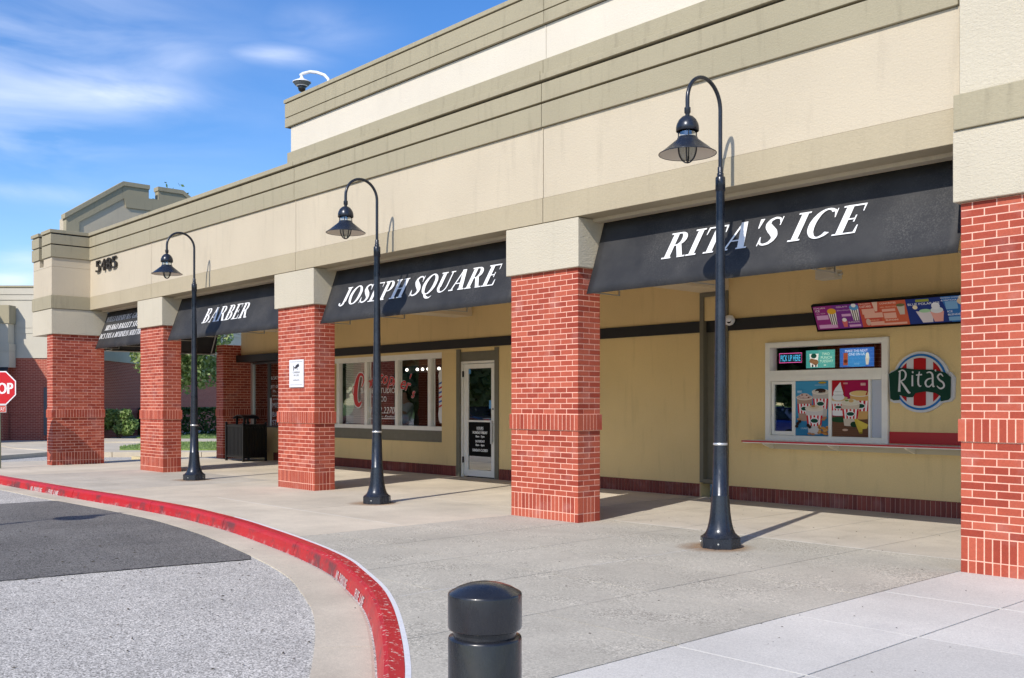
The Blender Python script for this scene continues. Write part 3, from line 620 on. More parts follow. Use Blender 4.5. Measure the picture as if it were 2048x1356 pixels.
# ------------------------------------------------------------------ brick columns
BW, BH, BD, MJ = .1925, .0563, .0915, .0108
def brick_mesh(name, a, b, c, mat):
    m = MB(); e = .0015
    m.box(-a/2, a/2, -b/2, b/2, -c/2, c/2); me = bpy.data.meshes.new(name); me.from_pydata(m.v, [], m.f); me.materials.append(mat); me.update(); return me
BM = {}
def bmesh_for(a, b, c, mat):
    k = (round(a, 4), round(b, 4), round(c, 4), mat.name)
    if k not in BM: BM[k] = brick_mesh('brick', a, b, c, mat)
    return BM[k]
def column(x0, y0, nx, ny, ztop, label, zsoldier=.31, band_ratio=True, cap=None, name='brick_column', capz=(3.13, 3.735), ov=.05, miny=None, group=None, limit=300):
    """nx, ny lengths in bricks; x0,y0 min corner"""
    W = nx*.2032-MJ; D = ny*.2032-MJ; root = empty(name, (x0+W/2, y0+D/2, 0), label=label, cat='column', group=group)
    bricks = []   # (cx,cy,cz,a,b,c) world
    def ringcourse(z, h, odd, pj=0):
        cz = z+h/2
        X0, X1, Y0, Y1 = x0-pj, x0+W+pj, y0-pj, y0+D+pj
        if odd == 'A':
            n = nx; step = (X1-X0+MJ)/n; l = step-MJ
            for yy in (Y0+BD/2, Y1-BD/2):
                for i in range(n): bricks.append((X0+i*step+l/2, yy, cz, l, BD, h))
            k = ny-1; ly = (D+2*pj-2*BD-2*MJ); st_ = (ly+MJ)/k
            for xx in (X0+BD/2, X1-BD/2):
                for i in range(k): bricks.append((xx, Y0+BD+MJ+i*st_+(st_-MJ)/2, cz, BD, st_-MJ, h))
        elif odd == 'B':
            n = ny; step = (Y1-Y0+MJ)/n; l = step-MJ
            for xx in (X0+BD/2, X1-BD/2):
                for i in range(n): bricks.append((xx, Y0+i*step+l/2, cz, BD, l, h))
            k = nx-1; lx = (W+2*pj-2*BD-2*MJ); st_ = (lx+MJ)/k
            for yy in (Y0+BD/2, Y1-BD/2):
                for i in range(k): bricks.append((X0+BD+MJ+i*st_+(st_-MJ)/2, yy, cz, st_-MJ, BD, h))
        else:   # soldiers
            n = nx*3; step = (X1-X0+MJ)/n; l = step-MJ
            for yy in (Y0+BD/2, Y1-BD/2):
                for i in range(n): bricks.append((X0+i*step+l/2, yy, cz, l, BD, h))
            k = max(1, round((D+2*pj-2*BD-2*MJ+MJ)/.0677)); st_ = (D+2*pj-2*BD-2*MJ+MJ)/k
            for xx in (X0+BD/2, X1-BD/2):
                for i in range(k): bricks.append((xx, Y0+BD+MJ+i*st_+(st_-MJ)/2, cz, BD, st_-MJ, h))
    ringcourse(-.02, zsoldier-.2032-MJ/2+.02-.0, 'S'); ringcourse(zsoldier-.2032+MJ/2, BW, 'S')
    z = zsoldier+MJ/2; c = 0
    nb = 12; ch = (1.128-zsoldier)/nb
    for i in range(nb): ringcourse(z+i*ch, ch-MJ, 'AB'[i % 2])
    ringcourse(1.128+MJ/2, BW, 'S', .018)
    z = 1.331; n2 = round((ztop-z)/.0677); ch = (ztop-z)/n2
    for i in range(n2): ringcourse(z+MJ/2+i*ch, ch-MJ, 'AB'[i % 2])
    # mortar core
    m = MB(); m.box(x0+.0025, x0+W-.0025, y0+.0025, y0+D-.0025, -.03, ztop); m.box(x0-.0155, x0+W+.0155, y0-.0155, y0+D+.0155, 1.128+.004, 1.331-.004)
    m.build('mortar', M_mortar, root)
    def score(b):
        cx, cy, cz, a, bb, h = b; s = 0
        p = px_of((cx, cy, cz))
        if p[0] < -30 or p[0] > 2075: return -1
        if abs((cy-bb/2)-y0) < .03: s += a*h*1.0
        if abs((cx+a/2)-(x0+W)) < .03: s += bb*h*.9
        return s
    order = sorted(bricks, key=score, reverse=True); lim = limit
    rest = MB()
    for i, b in enumerate(order):
        cx, cy, cz, a, bb, h = b
        if i < lim and score(b) > 0:
            o = bpy.data.objects.new('brick', bmesh_for(a, bb, h, M_brick)); COL.objects.link(o); o.parent = root
            j = lambda s: random.uniform(-s, s)
            o.location = (cx-root.location.x+j(.0012), cy-root.location.y+j(.0012), cz+j(.0008)); o.rotation_euler = (0, j(.003), j(.004))
        else: rest.box(cx-a/2, cx+a/2, cy-bb/2, cy+bb/2, cz-h/2, cz+h/2)
    if rest.v: rest.build('further_bricks', M_brick, root, kind='stuff')
    if cap:
        m = MB(); m.box(x0-ov, x0+W+ov, y0-ov, y0+D+ov, capz[0], capz[1]); m.build('capital', M_pcream, root, bevel=.008)
    return root
XB = [0, -6.096, -12.181]
column(XB[0], 0, 6, 2, 3.13, 'widest-looking middle brick column between the two largest black awnings', cap=True)
column(XB[1], 0, 6, 2, 3.13, 'brick column with the white cameras notice on its front', cap=True)
column(XB[2], 0, 6, 2, 3.13, 'slim brick column between the three-line awning and the BARBER awning', cap=True)
column(-15.15-.397, -.91, 2, 6, 3.125, 'brick corner pier under the stepped cream tower at the left end of the arcade')
column(5.895, -.10, 10, 2, 3.2, 'brick pier at the right edge of the picture under the pale tower')
column(-15.15-.397, 3.43, 2, 6, 3.04, 'shaded brick pier behind the black litter bin at the back of the arcade')

# ------------------------------------------------------------------ main building
bld = empty('shop_building', (0, 4, 0), label='long cream and tan stucco shopping arcade building with stepped parapets and shop fronts under it', cat='building')
def part(mb, name, mat, **k): return mb.build(name, mat, bld, **k)
# front beam: panels between the vertical joints
sx = [-15.15, -11.47, -5.41, .65, 5.86]
YF = -.05; g = .006
def fascia(z0, z1, y, mat, name, gap=g, xs=sx, back=.30):
    for a, b in zip(xs[:-1], xs[1:]):
        m = MB(); m.box(a+(gap if a != xs[0] else 0), b-(gap if b != xs[-1] else 0), y, back, z0, z1); part(m, name, mat, bevel=.005)
fascia(3.74, 4.050, YF-.010, M_band, 'beam_band')
fascia(4.053, 4.940, YF, M_cream, 'stucco_panel')
fascia(4.943, 5.232, YF-.035, M_corn, 'cornice_panel')
fascia(5.260, 5.492, YF-.035, M_corn, 'cornice_panel')
fascia(5.525, 5.600, YF-.060, M_corn, 'parapet_cap')
core = MB(); core.box(-15.15, 5.88, YF+.03, .29, 3.76, 5.59); part(core, 'wall_core', M_dark)
trim = MB(); trim.box(-15.1, 5.86, .215, .345, 3.70, 3.7395); part(trim, 'soffit_trim', M_cream)
# high false front
hs_ = [-5.69, .65, 8.5]
def high(z0, z1, y, mat, name, x0, back=.32):
    xs = [x0, .65, 8.5]
    for a, b in zip(xs[:-1], xs[1:]):
        m = MB(); m.box(a+(.004 if a == .65 else 0), b-(.004 if b == .65 else 0), y, back, z0, z1); part(m, name, mat, bevel=.004)
high(5.6005, 5.80, -.055, M_corn, 'parapet_band', -5.69)
for a, b in ((-5.3, -2.95), (-2.8, .60), (.70, 4.9)):
    m = MB(); m.box(a, b, -.064, -.05, 5.6008, 5.665); part(m, 'cap_flashing', M_corn)
high(5.80, 6.26, 0.0, M_cream2, 'upper_wall', -5.66)
high(6.2603, 6.415, -.045, M_corn, 'upper_cornice', -5.79)
high(6.43, 6.665, -.045, M_corn, 'upper_cornice', -5.79)
high(6.682, 6.742, -.060, M_corn, 'upper_cap', -5.81)
m = MB(); m.box(-5.74, 8.5, .0, .3, 6.25, 6.70); part(m, 'upper_core', M_dark)
# tower at right edge
def tower(name, boxes):
    for (a, b, c, d, e, f_, mat, nm) in boxes:
        m = MB(); m.box(a, b, c, d, e, f_); part(m, nm, mat, bevel=.008)
tower('t', [(5.845, 8.2, -.15, .5, 3.205, 3.823, M_pcream, 'pier_capital'), (5.86, 8.2, -.175, .5, 3.826, 4.13, M_corn, 'pier_band'), (5.895, 8.2, -.135, .5, 4.133, 7.4, M_pcream, 'pier_tower')])
# left corner tower
tx0, tx1, ty = -16.50, -15.10, -.95
def T(x0, x1, y0, y1, z0, z1, mat, nm):
    m = MB(); m.box(x0, x1, y0, y1, z0, z1); part(m, nm, mat, bevel=.006)
T(tx0, tx1, ty, .36, 3.126, 3.725, M_pcream, 'tower_capital')
T(tx0-.0, tx1+.02, ty-.02, .36, 3.73, 4.04, M_corn, 'tower_band')
T(tx0+.06, tx1-.0, ty+.0, .36, 4.042, 4.72, M_cream, 'tower_wall')
for a, b, dy in ((tx0+.06, -15.97, .0), (-15.67, tx1, .0)):
    T(a, b, ty, .36, 4.722, 4.945, M_cream, 'tower_wall')
    T(a-.04, b+.03, ty-.03, .36, 4.948, 5.232, M_corn, 'tower_cornice'); T(a-.04, b+.03, ty-.03, .36, 5.26, 5.492, M_corn, 'tower_cornice'); T(a-.055, b+.045, ty-.05, .36, 5.52, 5.60, M_corn, 'tower_cap')
    T(a-.01, b+.0, ty, .35, 4.94, 5.59, M_dark, 'tower_core')
T(-15.969, -15.671, ty+.0, .36, 4.722, 4.76, M_pcream, 'notch_sill'); T(-15.96, -15.68, ty+.28, .36, 4.765, 5.5, M_corn, 'notch_back')
# gable parapet behind
gx = -16.5; fnx = lambda a, b, d: (gx+d, a, b)
outer = [(-.15, 5.4), (-.15, 6.19), (1.31, 7.21), (1.97, 7.21), (1.97, 6.95), (2.23, 6.95), (2.23, 7.21), (2.89, 7.21), (4.35, 6.19), (4.35, 5.4)]
inner = [(.17, 5.4), (.17, 6.10), (1.31, 6.86), (1.37, 6.63), (2.83, 6.63), (2.89, 6.86), (4.03, 6.10), (4.03, 5.4)]
rg = outer+inner[::-1]
m = MB(); m.prism(rg, fnx, -.22, 0); part(m, 'gable_cornice', M_corn)
m = MB(); m.prism([(a, b-.003) for a, b in inner], fnx, -.24, -.035); part(m, 'gable_wall', M_cream)
capl = [(-.19, 6.15), (1.30, 7.19), (1.99, 7.19), (1.99, 7.30), (1.28, 7.30), (-.19, 6.27)]
m = MB(); m.prism(capl, fnx, -.26, .03); part(m, 'gable_cap', M_corn)
capr = [(4.2-a, b) for a, b in capl]
m = MB(); m.prism(capr[::-1], fnx, -.26, .03); part(m, 'gable_cap', M_corn)
m = MB(); m.prism([(-.15, 5.4), (-.15, 6.18), (.05, 6.30), (.05, 5.4)], fnx, -.5, -.221); part(m, 'gable_return', M_cream)
# shop wall with openings (plane Y=3.95)
WY = 3.95; WB = 4.2
def wall(x0, x1, z0, z1, mat=M_shop, y0=WY, y1=WB, nm='wall'):
    m = MB(); m.box(x0, x1, y0, y1, z0, z1); part(m, nm, mat)
zt = 3.9; zl = 2.58; zu = 2.76
wall(-15.15, 8.2, zu, zt)                      # upper wall above the black band
# black band, slightly proud
for a, b in ((-15.30, .10), (.625, 8.2)):
    m = MB(); m.box(a, b, WY-.022 if a > -15 else WY-.15, WB, zl, zu); part(m, 'black_band', M_blackband) if a > -15 else None
m = MB(); m.box(-15.30, -10.9, WY-.15, WB, zl, zu); part(m, 'black_lintel', M_blackband)
m = MB(); m.box(-10.9, .10, WY-.022, WB, zl, zu); part(m, 'black_band', M_blackband)
# below the band
wall(-10.9, -10.55, -.05, zl); wall(-6.44, -5.95, -.05, zl); wall(-4.67, .095, -.05, zl); wall(.625, 1.30, -.05, zl)
wall(-10.55, -6.44, 2.525, zl); wall(-10.55, -6.44, -.05, .665)
wall(-5.95, -4.67, 2.557, zl)
wall(1.30, 3.21, 2.365, zl); wall(1.30, 3.21, -.05, .915); wall(3.21, 8.2, -.05, zl)
# left shop (recessed window wall)
wall(-15.15, -10.9, -.05, .58, y0=4.08, y1=4.3); wall(-15.15, -10.9, .582, .84, y0=4.16, y1=4.3)
# brick plinth
def plinth(x0, x1, y):
    n = int((x1-x0)/.0677)
    m = MB(); m.box(x0, x1, y-.016, y+.01, -.02, .196); part(m, 'plinth_mortar', M_mortar_dk)
    for i in range(n):
        cx = x0+(i+.5)*(x1-x0)/n
        if not (-40 < px_of((cx, y, .1))[0] < 2080): continue
        o = bpy.data.objects.new('brick', bmesh_for((x1-x0)/n-MJ, .03, .21, M_brickdk)); COL.objects.link(o); o.parent = bld
        o.location = (cx, y-.010-4+random.uniform(-.001, .001), .098); o.rotation_euler = (0, random.uniform(-.004, .004), 0)
plinth(-10.9, -5.97, WY); plinth(-4.65, .09, WY); plinth(.64, 5.0, WY); plinth(-13.6, -10.95, 4.08)
# pilaster recess strip
m = MB(); m.box(.097, .622, 4.02, 4.18, .2, 3.4); part(m, 'recess_panel', M_olive)
m = MB(); m.box(.098, .17, WY-.03, 4.1, .225, 3.2); part(m, 'recess_trim', M_olive)
m = MB(); m.box(.555, .624, WY-.03, 4.1, .225, 3.2); part(m, 'recess_trim', M_olive)
m = MB(); m.box(.17, .555, WY-.03, 4.1, 3.13, 3.2); part(m, 'recess_trim', M_olive)
m = MB(); m.box(.17, .555, WY-.03, 4.1, .225, .285); part(m, 'recess_trim', M_olive)
m = MB(); m.box(.17, .555, 4.0, 4.02, zl, zu); part(m, 'recess_band', M_blackband)
# cross beams and ceiling
for x in XB:
    m = MB(); m.box(x+.10, x+.625, .41, WY-.002, 3.205, 3.72); part(m, 'cross_beam', M_soffit)
m = MB(); m.box(-15.15, 8.2, .345, WY-.002, 3.74, 3.9); part(m, 'arcade_ceiling', M_soffit)
m = MB(); m.box(-15.5, 8.2, .30, 12, 5.25, 5.4); part(m, 'roof', M_dkalu)
m = MB(); m.box(-15.15, 8.2, WB, WB+.1, 3.9, 5.24); part(m, 'rear_parapet', M_shop)
m = MB(); m.box(-15.15, -15.0, .31, WB, 3.74, 5.25); part(m, 'end_wall', M_cream)
# ---- barber window
win = empty('window'); win.parent = bld; win.location = (0, 0, 0); win['_local'] = 0
def wpart(mb, nm, mat, par):  # part of a child-empty of bld
    me = mb.build(nm, mat, None); me.parent = par
    for v in me.data.vertices: v.co -= Vector((0, 4, 0))
    return me
def fr(par, x0, x1, z0, z1, y0=3.97, y1=4.09, mat=M_white, nm='frame'):
    m = MB(); m.box(x0, x1, y0, y1, z0, z1); return wpart(m, nm, mat, par)
fr(win, -10.55, -6.44, 2.41, 2.525); fr(win, -10.55, -6.44, .905, .99, 3.955, 4.09)
mull = [(-10.5, -10.39), (-9.33, -9.23), (-8.15, -8.05), (-6.98, -6.88)]
for a, b in mull: fr(win, a, b, .991, 2.409, 4.0, 4.1)
m = MB(); m.box(-10.55, -6.44, 3.965, 4.19, .667, .903); wpart(m, 'olive_apron', M_olive, win)
for a, b in ((-10.39, -9.33), (-9.23, -8.15), (-8.05, -6.98), (-6.88, -6.44)):
    m = MB(); m.box(a-.002, b+.002, 4.052, 4.060, .985, 2.415); wpart(m, 'pane', M_glass, win)
    if a > -10.3: fr(win, a+.03, a+.065, .991, 2.409, 4.064, 4.085, M_white, 'sash')
bl = empty('window_blind', (-9.86, 4.13, 1.0), label='closed pale venetian blind behind the leftmost pane of the barber window', cat='blind')
for i in range(34):
    z = 1.005+i*.0415; m = MB()
    m.add([(-10.28, 4.115, z), (-9.30, 4.115, z), (-9.30, 4.14, z+.038), (-10.28, 4.14, z+.038)], [(0, 1, 2, 3)]); m.add([(-10.28, 4.116, z-.001), (-9.30, 4.116, z-.001), (-9.30, 4.141, z+.037), (-10.28, 4.141, z+.037)], [(3, 2, 1, 0)])
    m.build('slat', M_slat, bl)
# barber interior
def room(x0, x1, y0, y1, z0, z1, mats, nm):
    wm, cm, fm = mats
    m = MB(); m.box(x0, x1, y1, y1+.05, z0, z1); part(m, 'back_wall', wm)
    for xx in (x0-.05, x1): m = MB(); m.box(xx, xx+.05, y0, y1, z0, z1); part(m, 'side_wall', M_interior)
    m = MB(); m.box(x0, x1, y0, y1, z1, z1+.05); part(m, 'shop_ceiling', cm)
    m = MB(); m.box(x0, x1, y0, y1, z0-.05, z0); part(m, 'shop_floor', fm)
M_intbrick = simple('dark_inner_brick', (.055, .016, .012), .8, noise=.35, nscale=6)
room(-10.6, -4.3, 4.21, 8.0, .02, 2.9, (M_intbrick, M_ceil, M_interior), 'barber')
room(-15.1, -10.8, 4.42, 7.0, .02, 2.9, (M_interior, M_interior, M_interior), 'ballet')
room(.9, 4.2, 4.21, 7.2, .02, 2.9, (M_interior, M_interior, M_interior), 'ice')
lf = empty('mirror_light', (-8.0, 5.35, 2.27), label='row of round lit bulbs on a dark bar inside the barber shop', cat='light')
m = MB(); m.box(-9.9, -6.3, 5.38, 5.43, 2.19, 2.35); m.build('bar', M_dark, lf)
m = MB(); m.box(-9.9, -6.3, 5.39, 5.45, 2.36, 2.62); m.build('valance', simple('wood_valance', (.16, .075, .03), .6), lf)
for i in range(15):
    if i in (1, 7, 8): continue
    m = MB(); m.lathe([(0, -.036), (.022, -.03), (.034, -.014), (.036, 0), (.03, .02), (.014, .033), (0, .036)], seg=12); b = m.build('bulb', M_bulb, lf, loc=(-1.5+i*.205, -.03, 0))
m = MB(); m.box(-9.6, -4.6, 7.3, 7.98, .9, .96); m.box(-9.6, -4.6, 7.5, 7.98, .02, .9); m.build('barber_counter', simple('counter', (.12, .07, .05), .4), None, label='dark work counter along the back wall inside the barber shop', cat='counter')
# person inside: standing barber seen from the side in a grey-white shirt
def skin_obj(name, pts, edges, radii, mat, parent):
    me = bpy.data.meshes.new(name); me.from_pydata(pts, edges, []); o = bpy.data.objects.new(name, me); COL.objects.link(o); o.parent = parent
    sk = o.modifiers.new('skin', 'SKIN'); 
    lay = me.skin_vertices if len(me.skin_vertices) else None
    if not lay:
        import bmesh; bmm = bmesh.new(); bmm.from_mesh(me); L_ = bmm.verts.layers.skin.verify(); bmm.to_mesh(me); bmm.free()
    for i, r in enumerate(radii):
        me.skin_vertices[0].data[i].radius = (r, r) if not isinstance(r, tuple) else r
    me.skin_vertices[0].data[0].use_root = True
    sub = o.modifiers.new('sub', 'SUBSURF'); sub.levels = 2; sub.render_levels = 2
    me.materials.append(mat); return o
per = empty('person', (-8.98, 4.95, .02), label='barber in a pale grey shirt standing inside behind the window, arms raised', cat='person')
M_skin = simple('skin', (.42, .25, .18), .5); M_shirt = simple('grey_shirt', (.42, .44, .47), .8); M_trous = simple('dark_trousers', (.03, .03, .04), .8); M_hair = simple('dark_hair', (.02, .015, .012), .7)
body_p = [(0, 0, .95), (0, 0, 1.12), (-.01, -.01, 1.30), (-.02, -.02, 1.44), (-.03, -.04, 1.53), (-.05, -.06, 1.62), (-.06, -.07, 1.72), (-.19, -.02, 1.42), (-.27, -.16, 1.22), (-.22, -.38, 1.30), (.15, -.04, 1.42), (.20, -.20, 1.22), (.05, -.40, 1.32), (-.09, 0, .88), (-.10, .0, .48), (-.10, .03, .07), (-.11, -.12, .03), (.09, 0, .88), (.11, 0, .48), (.11, .03, .07), (.12, -.12, .03)]
body_e = [(0, 1), (1, 2), (2, 3), (3, 4), (4, 5), (5, 6), (3, 7), (7, 8), (8, 9), (3, 10), (10, 11), (11, 12), (0, 13), (13, 14), (14, 15), (15, 16), (0, 17), (17, 18), (18, 19), (19, 20)]
skin_obj('body', body_p, body_e, [.12, .115, .13, .10, .05, .085, .075, .05, .04, .03, .05, .04, .03, .075, .05, .04, .035, .075, .05, .04, .035], M_skin, per)
skin_obj('shirt', body_p[:4]+[body_p[7], body_p[8], body_p[10], body_p[11]], [(0, 1), (1, 2), (2, 3), (3, 4), (4, 5), (3, 6), (6, 7)], [.15, .145, .16, .12, .075, .06, .075, .06], M_shirt, per)
skin_obj('trousers', [body_p[0], body_p[13], body_p[14], body_p[15], body_p[17], body_p[18], body_p[19]], [(0, 1), (1, 2), (2, 3), (0, 4), (4, 5), (5, 6)], [.14, .09, .07, .06, .09, .07, .06], M_trous, per)
skin_obj('hair', [(-.045, -.045, 1.70), (-.055, -.05, 1.775)], [(0, 1)], [.083, .06], M_hair, per)
for sgn, hp in ((1, Vector((-.22, -.38, 1.30))), (-1, Vector((.05, -.40, 1.32)))):
    for k, (ang, ln) in enumerate(((-.5, .05), (-.2, .07), (0, .078), (.2, .07), (.45, .055))):
        d = Vector((math.sin(ang), -math.cos(ang), .1)); 
        skin_obj('finger', [tuple(hp), tuple(hp+d*(.04+ln*.5)), tuple(hp+d*(.04+ln)+Vector((0, 0, -.015)))], [(0, 1), (1, 2)], [.02, .009, .008], M_skin, per)
# window lettering (on the glass, outside face)
gy = 4.0495; uxx = Vector((1, 0, 0)); uz = Vector((0, 0, 1))
lt = MB(); M_signred = simple('sign_red', (.55, .02, .02), .4); M_signwhite = simple('sign_white', (.75, .75, .73), .5)
def script_word(word, pts):
    for ch, x, z, h, rot in pts:
        c, s_ = math.cos(rot), math.sin(rot); ux = Vector((c, 0, s_)); uy = Vector((-s_, 0, c))
        for dx, dz in ((-.012, 0), (.012, 0), (0, .012), (0, -.012)):
            put_text(lt, ch, (x+dx, gy-.001, z+dz), ux, uy, None, h, M_signwhite, shear=.35)
        put_text(lt, ch, (x-.004, gy-.003, z), ux, uy, None, h, M_signred, shear=.35); put_text(lt, ch, (x+.008, gy-.0035, z+.003), ux, uy, None, h, M_signred, shear=.35)
# big C as strokes
def strokes3(polys, x, z, s, y, mat):
    k = 0
    for p in polys:
        ar = sum(p[i][0]*p[(i+1) % len(p)][1]-p[(i+1) % len(p)][0]*p[i][1] for i in range(len(p)))
        if ar < 0: p = p[::-1]
        lt.add([(x+a*s, y-.0002*(k % 3), z+b*s) for a, b in p], [tuple(range(len(p)))], mat); k += 1
Cst = [(.62, .60, .05), (.72, .80, .07), (.66, .97, .08), (.48, .98, .11), (.34, .75, .19), (.26, .42, .23), (.30, .12, .20), (.45, .02, .13), (.60, .12, .07)]
strokes3(stroke([(a, b, w+.07) for a, b, w in Cst]), -9.95, 1.42, .72, gy-.001, M_signwhite); strokes3(stroke(Cst), -9.95, 1.42, .72, gy-.004, M_signred)
strokes3(stroke([(.34, .55, .03), (.16, .62, .03), (.08, .45, .03), (.2, .3, .03), (.34, .36, .03)]), -9.95, 1.42, .72, gy-.003, M_signred)
script_word('', [('h', -9.30, 1.80, .27, .2), ('r', -9.14, 1.86, .25, .15), ('i', -9.04, 1.88, .25, .1), ('s', -8.96, 1.90, .25, .1), ('t', -8.80, 1.92, .30, .0), ('o', -8.68, 1.91, .28, -.05), ('p', -8.50, 1.89, .30, -.1), ('h', -8.30, 1.86, .30, -.15), ('e', -8.02, 1.80, .30, -.2), ('r', -7.84, 1.76, .28, -.2), ("'", -7.72, 1.82, .3, -.2), ('s', -7.62, 1.60, .22, -.1)])
put_text(lt, 'BARBER STUDIO', (-9.55, gy-.001, 1.70), uxx, uz, 1.34, .125, M_signwhite)
put_text(lt, 'TATTOO', (-9.10, gy-.001, 1.51), uxx, uz, .56, .125, M_signwhite)
put_text(lt, '301.542.2270', (-9.40, gy-.001, 1.25), uxx, uz, 1.18, .15, M_signwhite, shear=.25)
put_text(lt, 'Custom Fades', (-9.2, gy-.001, 1.16), uxx, uz, .98, .05, M_signwhite, shear=.3)
lt.box(-9.24, -8.16, gy-.002, gy-.001, 1.125, 1.14, M_signwhite)
lt.build('window_lettering', None, None, label='red script name with white studio text and phone number on the barber window glass', cat='window sign')
# barber pole decal on the last pane
m = MB(); fz = lambda a, b, d: (a, gy-d, b)
pole = [(-6.66, 1.12), (-6.62, 1.06), (-6.50, 1.06), (-6.46, 1.12), (-6.44, 1.25), (-6.46, 1.35), (-6.46, 1.95), (-6.44, 2.05), (-6.48, 2.15), (-6.56, 2.19), (-6.64, 2.15), (-6.68, 2.05), (-6.66, 1.95), (-6.66, 1.35), (-6.68, 1.25)]
m.prism(pole, fz, .001, .004, M_signwhite)
M_sblue = simple('sign_blue', (.03, .13, .42), .4)
for i in range(6):
    z = 1.38+i*.095; m.prism([(-6.655, z), (-6.465, z+.06), (-6.465, z+.10), (-6.655, z+.04)], fz, .0045, .0055, (M_signred, M_sblue)[i % 2])
m.build('barber_pole_decal', None, None, label='striped barber pole decal on the narrow right pane of the barber window', cat='decal')

# ---- door
dr = empty('door'); dr.parent = bld
def dpart(x0, x1, y0, y1, z0, z1, mat, nm):
    m = MB(); m.box(x0, x1, y0, y1, z0, z1); return wpart(m, nm, mat, dr)
casing = [(-5.95, -5.845, .0, 2.556), (-4.785, -4.67, .0, 2.556)]
for a, b, c, d in casing: dpart(a, b, 3.93, 4.15, c, d, M_olive, 'casing')
dpart(-5.844, -4.786, 3.965, 4.15, 2.315, 2.50, M_olive, 'header_panel'); dpart(-5.844, -4.786, 3.975, 4.15, 2.503, 2.557, M_shop, 'header_strip')
for a, b, c, d in ((-5.843, -5.795, .0, 2.31), (-4.835, -4.787, .0, 2.31), (-5.794, -4.836, 2.265, 2.31)): dpart(a, b, 3.97, 4.1, c, d, M_white, 'door_frame')
# leaf
for a, b, c, d in ((-5.785, -5.66, .02, 2.255), (-4.955, -4.845, .02, 2.255), (-5.659, -4.956, 2.165, 2.255), (-5.659, -4.956, .02, .145), (-5.659, -4.956, 1.10, 1.135)): dpart(a, b, 4.0, 4.045, c, d, M_white, 'door_rail')
dpart(-5.66, -4.955, 4.018, 4.024, .14, 2.17, M_glass2, 'pane')
m = MB(); m.box(-4.93, -4.88, 3.95, 3.965, .68, 1.13); m.box(-4.925, -4.885, 3.965, 4.0, .72, .75); m.box(-4.925, -4.885, 3.965, 4.0, 1.05, 1.08); wpart(m, 'handle', M_alu, dr)
m = MB(); m.lathe([(.016, 0), (.016, .01), (0, .01)], -4.90, 0, 12); lk = wpart(m, 'lock', M_dark, dr); lk.rotation_euler = (R(90), 0, 0); lk.location = (0, 0, 1.36)
for v in lk.data.vertices: v.co.y += 4
for z in (.28, 2.0): dpart(-5.80, -5.785, 3.962, 3.999, z, z+.12, M_dark, 'hinge')
hm = MB(); hy = 4.0165
def ctext(mb, t, xc, y, z, w, h, mat, **k): put_text(mb, t, (xc-w/2, y, z), uxx, uz, w, h, mat, **k)
M_black = simple('black_vinyl', (.006, .006, .006), .7, spec=.1); hm.box(-5.655, -4.96, 4.0168, 4.0176, .42, 1.095, M_black)
for t, z, w, h in (('HOURS', .955, .2, .055), ('MONDAY-FRIDAY', .865, .44, .055), ('8am - 7pm', .795, .26, .045), ('SATURDAY', .695, .28, .05), ('8am - 6pm', .625, .26, .045), ('SUNDAY-CLOSED', .515, .46, .055)):
    ctext(hm, t, -5.31, hy-.0005, z, w, h, M_signwhite, bold=.004)
hm.box(-5.41, -5.21, hy-.0009, hy-.0006, .94, .947, M_signwhite)
hm.build('hours_lettering', None, None, label='white opening hours lettering on black on the lower glass of the barber door', cat='window sign')
m = MB(); m.box(-5.03, -4.965, 4.012, 4.0165, 1.37, 1.53, simple('sticker_blue', (.10, .32, .6), .4)); m.box(-5.655, -5.60, 4.012, 4.0165, 2.06, 2.15, simple('sticker_blue', (.10, .32, .6), .4)); m.build('door_sticker', None, dr if 0 else None, label='small light blue stickers on the upper glass of the barber door', cat='sticker')
# ---- left shop window
lw = empty('window'); lw.parent = bld
WX = 4.26
def lfr(x0, x1, z0, z1, mat=M_dkalu, nm='frame', y0=WX-.03, y1=WX+.06):
    m = MB(); m.box(x0, x1, y0, y1, z0, z1); return wpart(m, nm, mat, lw)
lfr(-15.15, -15.04, .84, 2.575, M_alu); lfr(-15.04, -10.9, 2.53, 2.575); lfr(-15.04, -10.9, .84, .88)
for x in (-14.22, -13.2, -12.1, -11.0): lfr(x, x+.05, .88, 2.53)
for a, b in ((-15.04, -14.22), (-14.17, -13.2), (-13.15, -12.1), (-12.05, -11.0)):
    m = MB(); m.box(a-.002, b+.002, WX+.012, WX+.02, .875, 2.535); wpart(m, 'pane', M_glass2, lw)
lm = MB(); ly = WX+.010
for t, x, z, w, h in (('& SATURDAY', -14.10, 2.10, .82, .10), ('JET DRIVING', -14.13, 1.88, .9, .08), ('Ph: 443', -14.0, 1.76, .5, .07), ('www.driving', -14.05, 1.66, .6, .05), ('school.com', -14.0, 1.57, .55, .05), ('MISAKO', -14.02, 1.36, .78, .14), ('BALLET', -14.02, 1.12, .78, .14), ('STUDIO', -14.02, .90, .78, .15)):
    put_text(lm, t, (x, ly-.001, z), uxx, uz, w, h, M_signwhite)
lm.box(-14.165, -14.07, ly-.002, ly+.001, .88, 1.62, M_signwhite)
lm.build('window_lettering', None, None, label='white studio lettering on the dark shop window beside the litter bin', cat='window sign')

